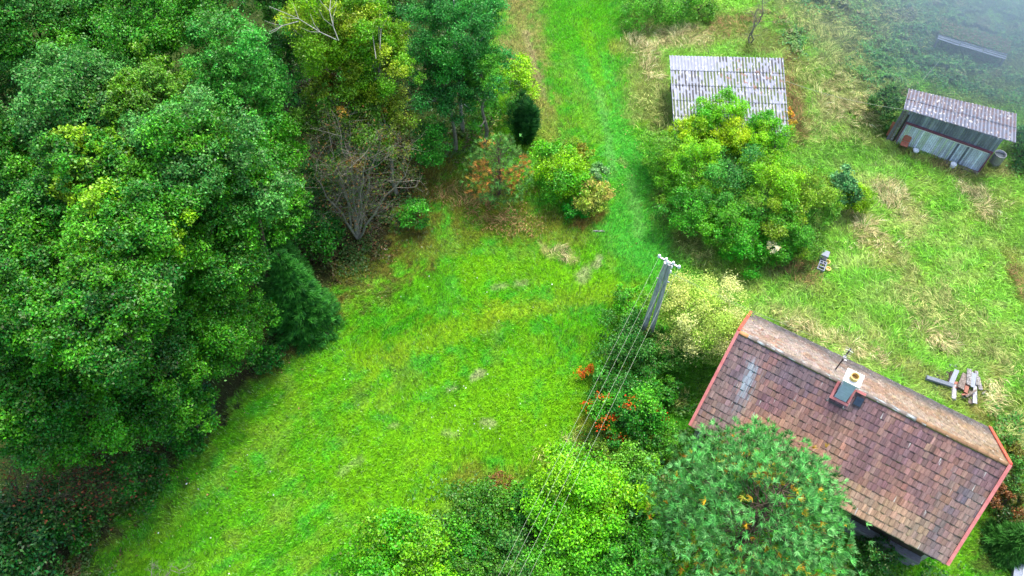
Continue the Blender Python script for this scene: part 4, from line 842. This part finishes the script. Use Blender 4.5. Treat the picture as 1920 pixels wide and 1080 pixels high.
# ------------------------------------------------------------------ small things by the board shed
def chair(label, p, rz):
    r = empty('garden_chair', p, rz, label=label, cat='chair')
    mb = MB(); mb.box((0, 0, .46), (.44, .42, .05)); mb.build('seat', RUST, r, bevel=.02)
    n = 10; a = np.linspace(0, pi, n); V = []
    for y in (.20, .25):
        V += [[-.22, y, .5], [.22, y, .5]]+[[.22*cos(t), y+.06*sin(t)+.05, .78+.18*sin(t)] for t in a]
    m = n+2; F4 = []
    mesh = bpy.data.meshes.new('backrest'); idx = [0, 1]+list(range(2, m)); faces = [[0]+[1]+list(range(2, m)), [m+i for i in reversed([0, 1]+list(range(2, m)))]]
    for i in range(m): j = (i+1) % m; faces.append([i, m+i, m+j, j])
    mesh.from_pydata(V, [], faces); link('backrest', mesh, RUST, r)
    for x in (-.19, .19):
        for y in (-.18, .18): mb = MB(); mb.tube([(x, y, 0), (x*.95, y*.95, .45)], .016, 6); mb.build('leg', DARKMETAL, r)
c0 = P(1690, 280, 0); chair('rusty red round-backed garden chair in front of the board shed', (c0[0], c0[1], 0), math.atan2(hd[1], hd[0])+.0)
for px, py, lab in ((1714, 288, 'small white bucket nearer the rusty chair'), (1784, 314, 'white bucket standing on the plank at the foot of the boards')):
    c0 = P(px, py, 0.1 if px > 1750 else 0); r = empty('bucket', c0, .3, label=lab, cat='bucket', group='white buckets in front of the board shed')
    z0 = 0.0
    mb = MB(); mb.lathe((0, 0, z0), [(.001, 0), (.13, 0), (.17, .28), (.18, .285), (.18, .31), (.16, .31), (.155, .27), (.001, .25)], 18); mb.build('body', PORCELAIN, r, smooth=False)
    mb = MB(); a = np.linspace(0, pi, 9); mb.tube(np.stack([.18*np.cos(a), -.08*np.sin(a)-.05, .3-.12*np.sin(a)], 1), .006, 5); mb.build('handle', METAL, r, smooth=True)
c0 = P(1862, 308, 0); br = empty('metal_barrel', c0, label='open grey metal barrel of water at the right corner of the board shed', cat='barrel')
mb = MB(); pr = []
for z in np.linspace(0, .88, 23): pr.append((.33+(.015 if abs(z-.3) < .025 or abs(z-.6) < .025 else 0), z))
mb.lathe((0, 0, 0), [(.001, 0.0)]+pr+[(.345, .9), (.31, .9), (.31, .6)], 28); mb.build('body', METAL, br, smooth=True)
mb = MB(); mb.lathe((0, 0, .74), [(.309, 0), (.001, 0)], 28); mb.build('water', WATER, br)
# leaning planks at the left corner
rng = np.random.default_rng(8)
LB = [((1660, 266), (1695, 207), GREYTIMBER, 'leaning grey plank, outermost on the left of the board shed'), ((1664, 266), (1699, 208), MIDWOOD, 'brown plank leaning next to the outermost grey one at the shed'),
      ((1668, 268), (1702, 209), PALEWOOD, 'bleached plank leaning nearest the shed corner'), ((1672, 269), (1704, 215), DARKTIMBER, 'dark leaning plank squeezed against the shed side')]
for i, (f_, t_, m_, lab) in enumerate(LB):
    a = P(*f_, .02); b = P(*t_, 2.3); mb = MB(); o = (a+b)/2; mb.bar(a-o, b-o, .11, .03, FF+np.array([0, 0, .3])); ob_ = mb.build('plank', m_, bevel=.004); ob_.location = o; tag(ob_, lab, 'plank', 'planks leaning against the board shed')
a = P(1667, 254, .3); b = P(1680, 229, 1.3); o = (a+b)/2; mb = MB(); mb.bar(a-o, b-o, .36, .03, FF); ob_ = mb.build('board', RUST, bevel=.005); ob_.location = o+FF*.05; tag(ob_, 'orange-brown board leaning on the planks left of the shed', 'board')
# ------------------------------------------------------------------ concrete blocks and pots
pa = radians(-28)
c0 = P(1538, 504, 0); bl = empty('concrete_block', c0, pa, label='grey hollow concrete block with divided compartments, in the grass', cat='block')
mb = MB(); Wb, Lb, hb, t = .40, .66, .34, .05
for x in (-Wb/2+t/2, Wb/2-t/2): mb.box((x, 0, hb/2), (t, Lb, hb))
for y in (-Lb/2+t/2, -.09, .14, Lb/2-t/2): mb.box((0, y, hb/2-.001), (Wb-2*t, t, hb-.002))
mb.box((0, .225, hb/2-.002), (t*.9, .12, hb-.006)); mb.build('shell', PALECONC, bl, bevel=.006)
mb = MB(); mb.box((0, 0, .05), (Wb-2*t, Lb-2*t, .02)); mb.box((0, -.20, .22), (Wb-2*t-.01, .17, .03)); mb.build('floor', DARKCONC, bl)
c0 = P(1541, 487, 0); b2 = empty('concrete_block', c0, pa, label='grey block with a pale slab lid, behind the compartment block', cat='block')
mb = MB(); mb.box((0, 0, .2), (.38, .58, .4)); mb.build('body', CONCRETE, b2, bevel=.008)
mb = MB(); mb.box((0, -.2, .408), (.33, .2, .016)); mb.build('dark_insert', DARKCONC, b2)
mb = MB(); mb.box((.03, .13, .44), (.38, .42, .05)); mb.build('lid', PALECONC, b2, bevel=.008)
for px, py, lab, inn in ((1549, 496, 'yellow-rimmed clay pot with dark soil, touching the pale-lidded block', DARKCLAY), (1550, 509, 'yellow-rimmed clay pot filled with ochre soil, lower of the two', YELLOWCLAY)):
    c0 = P(px, py, 0); r = empty('flower_pot', c0, label=lab, cat='pot', group='yellow clay pots beside the concrete blocks')
    mb = MB(); mb.lathe((0, 0, 0), [(.001, 0), (.09, 0), (.125, .24), (.14, .25), (.14, .29), (.105, .29), (.10, .22)], 18); mb.build('pot', CREAM if False else YELLOWCLAY, r); mb = MB(); mb.lathe((0, 0, .22), [(.101, 0), (.001, .01)], 18); mb.build('soil', inn, r)
c0 = P(1566, 502, 0); mb = MB(); n = 9; a = np.linspace(-pi/2, pi/2, n)
V = [[-.17, -.10, 0], ] ; out = [(-.17, -.10)]+[(.1+.07*cos(t), .10*sin(t)) for t in a]+[(-.17, .10)]
me = bpy.data.meshes.new('stone_slab'); m = len(out); me.from_pydata([[x, y, 0] for x, y in out]+[[x, y, .08] for x, y in out], [], [list(range(m))[::-1], [m+i for i in range(m)]]+[[i, (i+1) % m, m+(i+1) % m, m+i] for i in range(m)])
ob_ = link('stone_slab', me, CREAM); ob_.location = (c0[0], c0[1], .02); ob_.rotation_euler = (0, 0, -.05); tag(ob_, 'small cream slab rounded at one end, lying in the grass', 'slab')
# ------------------------------------------------------------------ timber pile behind the house
def beam(a, b, w_, h_, mat, lab, z=.1, name='timber', round_=False, cat='timber', grp='timbers of the wood pile behind the house'):
    a = P(*a) if len(a) == 3 else P(*a, z); b = P(*b) if len(b) == 3 else P(*b, z); o = (a+b)/2; mb = MB(); w_ *= 1.5
    if round_: mb.tube([a-o, b-o], [w_/2, w_/2*.9], 10)
    else: mb.bar(a-o, b-o, w_, h_)
    jr = np.random.default_rng(int(abs(a[0]*1000)) % 9999); mb.v = [v+jr.normal(size=v.shape)*.014 for v in mb.v]
    ob = mb.build(name, mat, bevel=0 if round_ else .008); ob.location = o; tag(ob, lab, cat, grp)
TS = 1700, 660
def T(x, y, z): return (1700+x/9, 660+y/9, z)
beam(T(330, 430, .35), T(780, 570, .35), .12, .12, CONCRETE, 'long dark grey beam lying across the left of the pile')
beam(T(510, 360, .12), T(470, 610, .12), .16, .1, DARKCONC, 'short dark plank crossing under the long grey beam')
beam(T(760, 330, .2), T(700, 510, .2), .09, .08, DARKTIMBER, 'black stick beside the left grey board of the pile')
beam(T(850, 310, .24), T(745, 530, .24), .15, .05, PALECONC, 'blue-grey board right of the long beam end')
beam(T(800, 560, .15), T(790, 800, .15), .17, .16, POLEWOOD, 'round grey log pointing toward the house', round_=True, name='log', cat='log')
beam(T(990, 370, .4), T(900, 610, .4), .18, .06, MIDWOOD, 'brown-grey plank left of the white planks')
beam(T(1010, 390, .3), T(960, 640, .3), .13, .06, POLEWOOD, 'grey plank wedged between brown-grey and white planks')
beam(T(1060, 290, .45), T(1050, 560, .45), .16, .06, PALEWOOD, 'white bleached plank standing highest in the pile')
beam(T(1035, 520, .36), T(1000, 690, .36), .14, .05, REDWOOD, 'reddish plank under the white bleached plank')
beam(T(1130, 360, .38), T(1110, 590, .38), .13, .06, PALECONC, 'pale blue plank right of the white bleached plank')
beam(T(1175, 320, .3), T(1190, 560, .3), .11, .06, PALEWOOD, 'narrow white plank on the right of the pale blue one')
beam(T(1200, 420, .25), T(1250, 640, .25), .11, .05, PALEWOOD, 'rightmost white plank of the pile')
beam(T(1150, 540, .2), T(1150, 870, .2), .12, .06, POLEWOOD, 'long grey plank reaching farthest toward the house')
beam(T(1085, 640, .12), T(1080, 870, .12), .13, .06, MIDWOOD, 'brown short plank beside the farthest reaching one')
beam(T(1000, 750, .42), T(1180, 640, .42), .06, .05, MIDWOOD, 'thin brown stick laid slanting across the planks')
beam(T(930, 720, .3), T(1100, 700, .3), .06, .05, REDWOOD, 'thin reddish stick under the slanting one')
beam(T(720, 220, .1), T(840, 235, .1), .10, .04, PALECONC, 'short pale offcut above the pile')
beam(T(1360, 670, .06), T(1290, 740, .06), .15, .1, PALEWOOD, 'lone pale block of wood right of the pile')
beam(T(820, 500, .2), T(860, 620, .2), .18, .1, REDWOOD, 'reddish rotten block in the middle of the pile')
beam((1112, 433, .05), (1133, 433, .05), .06, .03, PALEWOOD, 'thin pale plank lying in the grass below the yellow-cream shrub', name='plank', cat='plank', grp=None)
rng = np.random.default_rng(31)
for i, (x0, y0, x1, y1, z, m_, lab) in enumerate([(600, 400, 560, 640, .1, DARKTIMBER, 'dark rotten plank half hidden in grass under the long beam'), (650, 420, 640, 560, .1, MIDWOOD, 'brown plank beside the dark rotten plank'), (690, 330, 660, 470, .15, DARKTIMBER, 'black board in the gap left of the black stick'),
        (930, 480, 880, 640, .22, MIDWOOD, 'brown board under the brown-grey plank'), (1080, 330, 1090, 500, .3, POLEWOOD, 'grey board between the white bleached and pale blue planks'), (1150, 330, 1140, 480, .2, MIDWOOD, 'brown board low between the pale blue and narrow white planks'),
        (1020, 640, 990, 760, .15, DARKTIMBER, 'dark stub under the thin sticks'), (940, 700, 960, 780, .08, PALECONC, 'pale stub left of the dark stub'), (870, 600, 930, 650, .12, DARKTIMBER, 'black block at the foot of the brown-grey plank')]):
    beam(T(x0, y0, z), T(x1, y1, z*.8), .11+.05*rng.random(), .05, m_, lab)
# pale sheet at the right bottom edge
a = P(1912, 985, .4); b = P(1896, 1110, .4); d = unit(b-a); nn = np.array([-d[1], d[0], 0]); nn = nn if nn[0] > 0 else -nn; o = (a+b)/2; mb = MB()
r = empty('metal_roof', (o[0]+nn[0]*1.2, o[1]+nn[1]*1.2, 0), label='pale blue-grey sheet roof edge entering at the bottom right corner', cat='roof'); oo = np.array(r.location)
for k in range(7): mb.bar(a-d*.1+nn*(.17+.36*k), b+nn*(.17+.36*k), .34, .03)
mb.build('sheet', PALECONC, r, origin=oo); mb = MB()
for k in range(7): mb.bar(a-d*.1+nn*(.35+.36*k)+up*.03, b+nn*(.35+.36*k)+up*.03, .03, .04)
mb.build('seam', ZINC, r, origin=oo); mb = MB(); mb.bar(a+nn*.1-up*.24, b+nn*.1-up*.24, .08, .4); mb.build('wall', GREYTIMBER, r, origin=oo)
# ------------------------------------------------------------------ utility pole and lines
ztop = 8.3; tp = P(1253, 492, ztop); f1 = P(1196, 650, 0); f2 = P(1212, 654, 0)
pole = empty('utility_pole', (f1+f2)/2, label='grey wooden A-frame power pole with white insulators beside the pale willow', cat='power pole'); op = np.array(pole.location)
a1 = tp+np.array([-.09, 0, 0]); a2 = tp+np.array([.09, 0, -.12])
mb = MB(); mb.tube([f1-up*.2, inset(f1, a1, .5), a1], [.14, .125, .10], 12); mb.build('pole_leg', POLEWOOD, pole, origin=op, smooth=True)
mb = MB(); mb.tube([f2-up*.2, inset(f2, a2, .5), a2], [.135, .12, .09], 12); mb.build('pole_leg', POLEWOOD, pole, origin=op, smooth=True)
xa = P(1236, 482, ztop-.1); xb = P(1274, 502, ztop-.1); mb = MB(); mb.bar(xa, xb, .07, .07); mb.build('crossarm', METAL, pole, origin=op)
mb = MB(); m_ = inset(f1, a1, .83); m2_ = inset(f2, a2, .83); mb.bar(m_-unit(m2_-m_)*.2, m2_+unit(m2_-m_)*.2, .05, .06); mb.build('brace', METAL, pole, origin=op)
def insul(p):
    mb = MB(); mb.lathe(p, [(.001, -.06), (.045, -.06), (.075, 0), (.05, .03), (.065, .07), (.04, .12), (.001, .13)], 12); mb.build('insulator', PORCELAIN, pole, origin=op, smooth=True)
IN = [P(1236, 481, ztop), P(1249, 487, ztop), P(1262, 494, ztop), P(1273, 501, ztop), P(1252, 493, ztop+.1), P(1258, 501, 7.7), P(1253, 509, 7.4), P(1256, 510, 7.35), P(1249, 520, 7.0)]
for p in IN: insul(p)
def cable(name, label, a, b, r, sag, cat='cable', grp=None, mat=WIRE, n=24):
    a = np.array(a); b = np.array(b); t = np.linspace(0, 1, n); pts = a+(b-a)*t[:, None]-np.array([0, 0, 1.])*sag*4*(t*(1-t))[:, None]; mb = MB(); o = (a+b)/2; mb.tube(pts-o, r, 5)
    ob = mb.build(name, mat, smooth=True); ob.location = o; tag(ob, label, cat, grp)
G = 'power lines running to the bottom edge'
for s, e, lab in ((IN[0], (934, 1080), 'power line farthest left, from the left end of the crossarm'), (IN[1], (951, 1080), 'second power line from the left, beside the pole head'),
                  (IN[8], (972, 1080), 'third power line from the left, crossing over the pole legs'), (IN[3], (992, 1080), 'power line farthest right, from the right end of the crossarm')):
    q = P(*e, 7.7); e2 = s+(q-s)*1.35; cable('power_line', lab, s, e2, .0045, .12, grp=G)
ne = house.matrix_world
def hw(x, y, z): return np.array([HCEN[0]+x*cos(YAW)-y*sin(YAW), HCEN[1]+x*sin(YAW)+y*cos(YAW), z])
cable('service_cable', 'thin upper cable from pole to the far eave of the house', IN[6], P(1520, 628, 2.9), .005, .1, grp=None)
cable('service_cable', 'thin lower cable from pole to the near end of the far eave', IN[7], P(1475, 608, 2.9), .005, .25, grp=None)
cable('rope', 'thin pale line slung between the two corrugated roofs', P(1474, 152, 2.2), P(1694, 205, 2.8), .009, .25, cat='rope')
cable('mist_cable', 'thin dark cable crossing the misty top right corner', P(1730, 150, 1.6), P(1765, 110, 2.4), .012, .05)
# ------------------------------------------------------------------ grass and ground cover
def keepout(x, y):
    k = np.zeros(x.shape, bool)
    lx = (x-HCEN[0])*cos(YAW)+(y-HCEN[1])*sin(YAW); ly = -(x-HCEN[0])*sin(YAW)+(y-HCEN[1])*cos(YAW)
    k |= (np.abs(lx) < HL/2-.2) & (np.abs(ly) < wy+.1)
    for quad in ([A, B, Cq, D], ):
        k |= inpoly(x, y, np.array([inset(q, cen, .05)[:2] for q in quad]))
    k |= inpoly(x, y, np.array([fl_[:2], fr_[:2], (fr_+nb*DEP)[:2], (fl_+nb*DEP)[:2]]))
    return k
def sample_ground(n, rng, x0=-42, x1=42, y0=4, y1=54):
    y = y0+(y1-y0)*rng.random(int(n*1.7)); x = (rng.random(len(y))*2-1)*(24+ (y-y0)*.42)
    wgt = (24+(y-y0)*.42)/45; k = rng.random(len(y)) < wgt; x, y = x[k][:n], y[k][:n]; return x, y
def blades(name, x, y, h, wd, lean, seed, col, mat, flowk=.8, flown=.12):
    rng = np.random.default_rng(seed); n = len(x); a = flown and (fbm(x*flown, y*flown, 81)*14+rng.normal(size=n)*flowk)
    d = np.stack([np.cos(a), np.sin(a), np.zeros(n)], 1); s = np.stack([-np.sin(a+rng.normal(size=n)*.8), np.cos(a), np.zeros(n)], 1); s = unit(s)
    c = np.stack([x, y, ghgt(x, y)-.03], 1); h = h*(.6+.8*rng.random(n)); wd = (wd*(.6+.8*rng.random(n)))[:, None]
    m = c+np.array([0, 0, 1])*(h*.62)[:, None]+d*(h*lean*.4)[:, None]; t = c+np.array([0, 0, 1])*(h*(1-.25*lean))[:, None]+d*(h*lean)[:, None]
    V = np.stack([c-s*wd/2, m-s*wd*.45, t, m+s*wd*.45], 1).reshape(-1, 3)
    cc = np.repeat(np.clip(col*np.clip(1+.34*rng.normal(size=(n, 1)), .3, 2), .003, 1), 4, 0)
    return npmesh(name, V, np.arange(n*4).reshape(-1, 4), 4, mat, cc)
rng = np.random.default_rng(77)
x, y = sample_ground(1150000, rng); k = ~keepout(x, y); x, y = x[k], y[k]
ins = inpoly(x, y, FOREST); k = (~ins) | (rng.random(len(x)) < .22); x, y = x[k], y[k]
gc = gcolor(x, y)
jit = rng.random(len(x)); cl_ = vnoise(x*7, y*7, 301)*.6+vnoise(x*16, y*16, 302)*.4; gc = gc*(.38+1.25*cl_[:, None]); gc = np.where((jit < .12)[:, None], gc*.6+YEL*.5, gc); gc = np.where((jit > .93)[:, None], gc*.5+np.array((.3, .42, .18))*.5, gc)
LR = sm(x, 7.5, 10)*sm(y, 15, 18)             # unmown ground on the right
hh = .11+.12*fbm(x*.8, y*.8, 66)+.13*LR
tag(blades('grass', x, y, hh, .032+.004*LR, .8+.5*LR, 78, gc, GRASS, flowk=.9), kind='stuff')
# tall bent straw tufts
def in_caps(rng, lst, per):
    X = []; Y = []; Cc_ = []
    for (p1, p2, r, dens, col) in lst:
        a = P(*p1)[:2]; b = P(*p2)[:2]; rr = r/PXM(np.array([*a, 0])); n = int(per*dens*(math.pi*rr*rr+2*rr*np.linalg.norm(b-a)))
        t = rng.random(n)[:, None]; q = a+(b-a)*t+rng.normal(size=(n, 2))*rr*.55; g = fbm(q[:, 0]*1.5, q[:, 1]*1.5, 99) > .42; q = q[g]; X.append(q[:, 0]); Y.append(q[:, 1]); Cc_.append(np.tile(col, (len(q), 1)))
    return np.concatenate(X), np.concatenate(Y), np.vstack(Cc_)
ST = (.62, .53, .26); ST2 = (.42, .46, .15); RED = (.32, .2, .09)
TL = [((1490, 0), (1560, 60), 45, .6, ST2), ((1560, 150), (1600, 230), 40, .8, ST), ((1330, 60), (1460, 30), 30, .4, RED), ((1610, 260), (1500, 250), 25, .5, ST2), ((1440, 580), (1500, 600), 20, .5, ST2), ((1780, 560), (1700, 580), 40, .5, ST2), ((1860, 640), (1900, 700), 30, .5, ST2), ((1195, 70), (1215, 100), 22, 1, ST), ((1235, 75), (1310, 70), 26, 1.2, ST), ((1215, 120), (1230, 150), 20, .8, ST), ((1225, 180), (1240, 240), 30, .6, ST2), ((1540, 30), (1600, 120), 50, .9, ST2), ((1500, 140), (1640, 200), 45, 1, ST2), ((1580, 210), (1620, 180), 34, 1.2, ST),
      ((1655, 360), (1705, 400), 28, 1.2, ST), ((1610, 420), (1650, 460), 32, .8, ST), ((1690, 490), (1700, 530), 20, .7, ST2), ((1720, 560), (1850, 640), 45, .5, ST2), ((1720, 625), (1790, 650), 22, .9, ST), ((1470, 600), (1560, 645), 20, .8, ST), ((1820, 350), (1850, 400), 26, 1, ST), ((1590, 645), (1650, 690), 20, .9, ST), ((1040, 470), (1070, 488), 12, .8, ST), ((1490, 500), (1510, 520), 24, 1, RED), ((1900, 500), (1920, 560), 12, 1, RED), ((1690, 630), (1700, 640), 10, 1.4, (.25, .32, .06)), ((1900, 750), (1890, 850), 26, .8, ST2), ((1270, 740), (1285, 760), 10, .9, ST2), ((1480, 150), (1495, 260), 14, .9, RED), ((1860, 700), (1850, 770), 16, .7, ST), ((1080, 840), (1020, 870), 25, .5, ST2), ((1640, 20), (1700, 60), 50, .4, ST2), ((1280, 440), (1330, 500), 20, .6, ST2), ((820, 360), (1000, 430), 30, .25, RED)]
x, y, c = in_caps(rng, TL, 400); k = ~keepout(x, y); x, y, c = x[k], y[k], c[k]
tag(blades('dry_grass', x, y, np.full(len(x), .42), .022, 1.1, 79, np.where((rng.random(len(x)) < .35)[:, None], np.array((.12, .26, .04)), c*1.15)*(.3+1.35*vnoise(x*5, y*5, 12))[:, None], DRY, flowk=.5, flown=.5), kind='stuff')
# fallen leaves and low weeds
def litter(name, lst, per, size, pal, seed, zr, mat, asp=.7):
    rng = np.random.default_rng(seed); x, y, _ = in_caps(rng, [(*q, (0, 0, 0)) for q in lst], per); k = ~keepout(x, y); x, y = x[k], y[k]; n = len(x); pal = np.array(pal)
    bump_ = zr*fbm(x*.9, y*.9, seed+5)**1.5*2
    c = np.stack([x, y, .04+bump_*(.55+.45*rng.random(n))], 1); cl = pal[(vnoise(x*1.1, y*1.1, seed)*len(pal)*.999).astype(int)]*.5+pal[rng.integers(len(pal), size=n)]*.5
    V, Fq, col = leaf_quads(c, unit(rng.normal(size=(n, 3))*.5+up), np.full(n, size), np.full(n, size*asp), np.clip(cl*(1+.2*rng.normal(size=(n, 1))), .003, 1), rng)
    return tag(npmesh(name, V, Fq, 4, mat, col), kind='stuff')
litter('undergrowth', [((1650, 20), (1960, 60), 70, 1), ((1640, 140), (1700, 100), 50, 1), ((1740, 130), (1920, 170), 40, 1.1), ((1500, -10), (1620, 20), 40, .6), ((1480, 60), (1500, 100), 24, .5), ((1640, 200), (1690, 180), 20, 1), ((1900, 260), (1925, 330), 20, 1)], 480, .14,
       [(.09, .36, .06), (.14, .44, .06), (.06, .22, .06), (.2, .38, .07), (.28, .24, .1)], 601, .5, LEAF)
litter('forest_undergrowth', [((560, 60), (600, 330), 60, 1), ((700, 60), (700, 300), 60, .8), ((850, 30), (860, 200), 50, .7), ((600, 350), (600, 480), 50, .8), ((560, 600), (480, 690), 16, .7), ((700, 430), (760, 380), 60, .35), ((250, 880), (100, 960), 70, .6), ((160, 1010), (150, 1080), 60, .5), ((880, 250), (800, 280), 50, .5), ((640, 500), (700, 470), 40, .4)], 300, .13,
       [(.03, .13, .02), (.05, .16, .02), (.12, .07, .03), (.08, .1, .02)], 602, .25, LEAF)
litter('bottom_undergrowth', [((1250, 870), (1200, 1000), 50, .8), ((1000, 1000), (960, 1060), 60, .8), ((1280, 720), (1270, 830), 26, .8), ((1150, 850), (1100, 840), 30, .7), ((860, 930), (820, 1000), 50, .6), ((700, 1050), (640, 1080), 40, .4), ((1890, 780), (1880, 1000), 30, .6), ((1560, 1060), (1800, 1090), 30, .5)], 300, .13,
       [(.05, .24, .02), (.08, .28, .02), (.03, .15, .02), (.14, .2, .03)], 603, .3, LEAF)
litter('fallen_leaves', [((1340, 60), (1470, 95), 36, 1), ((700, 330), (670, 470), 70, .7), ((850, 380), (1010, 410), 40, .4), ((1480, 120), (1500, 240), 18, .8), ((1640, 300), (1860, 400), 90, .04), ((1100, 100), (1200, 400), 90, .012), ((600, 600), (250, 1000), 90, .012), ((1400, 80), (1450, 240), 5, .2)], 90, .11,
       [(.35, .16, .09), (.45, .25, .12), (.22, .1, .05), (.5, .38, .15)], 604, .02, DRY)
litter('white_flowers', [((640, 680), (1000, 850), 120, 1), ((300, 900), (500, 1000), 100, 1), ((1550, 450), (1850, 560), 90, 1), ((700, 480), (1000, 560), 60, 1.5)], .35, .09, [(.75, .8, .75)], 605, .1, DRY)
# ------------------------------------------------------------------ drifting mist in the top right corner
def mist():
    c = P(1985, -70, 7.0); me = bpy.data.meshes.new('mist'); 
    import bmesh
    bm = bmesh.new(); bmesh.ops.create_icosphere(bm, subdivisions=4, radius=1); bm.to_mesh(me); bm.free()
    m = bpy.data.materials.new('mist'); m.use_nodes = True; t = m.node_tree; t.nodes.clear(); N = t.nodes; Lk = t.links
    out = N.new('ShaderNodeOutputMaterial'); vol = N.new('ShaderNodeVolumePrincipled'); vol.inputs['Color'].default_value = (.56, .79, 1, 1); vol.inputs['Anisotropy'].default_value = .2
    tc = N.new('ShaderNodeTexCoord'); ln = N.new('ShaderNodeVectorMath'); ln.operation = 'LENGTH'; Lk.new(tc.outputs['Object'], ln.inputs[0])
    nz = N.new('ShaderNodeTexNoise'); nz.inputs['Scale'].default_value = 2.2; nz.inputs['Detail'].default_value = 2; Lk.new(tc.outputs['Object'], nz.inputs['Vector'])
    mr = N.new('ShaderNodeMapRange'); mr.inputs[1].default_value = 1.0; mr.inputs[2].default_value = .0; mr.inputs[3].default_value = 0; mr.inputs[4].default_value = 1; Lk.new(ln.outputs['Value'], mr.inputs[0])
    mu = N.new('ShaderNodeMath'); mu.operation = 'MULTIPLY'; sq = N.new('ShaderNodeMath'); sq.operation = 'POWER'; sq.inputs[1].default_value = 1.5; Lk.new(mr.outputs[0], sq.inputs[0]); Lk.new(sq.outputs[0], mu.inputs[0]); Lk.new(nz.outputs[0], mu.inputs[1])
    m2 = N.new('ShaderNodeMath'); m2.operation = 'MULTIPLY'; m2.inputs[1].default_value = .35; Lk.new(mu.outputs[0], m2.inputs[0]); Lk.new(m2.outputs[0], vol.inputs['Density'])
    Lk.new(vol.outputs[0], out.inputs['Volume']); o = link('mist', me, m); o.location = c; o.scale = (19, 17, 6.9); o['kind'] = 'stuff'
mist()
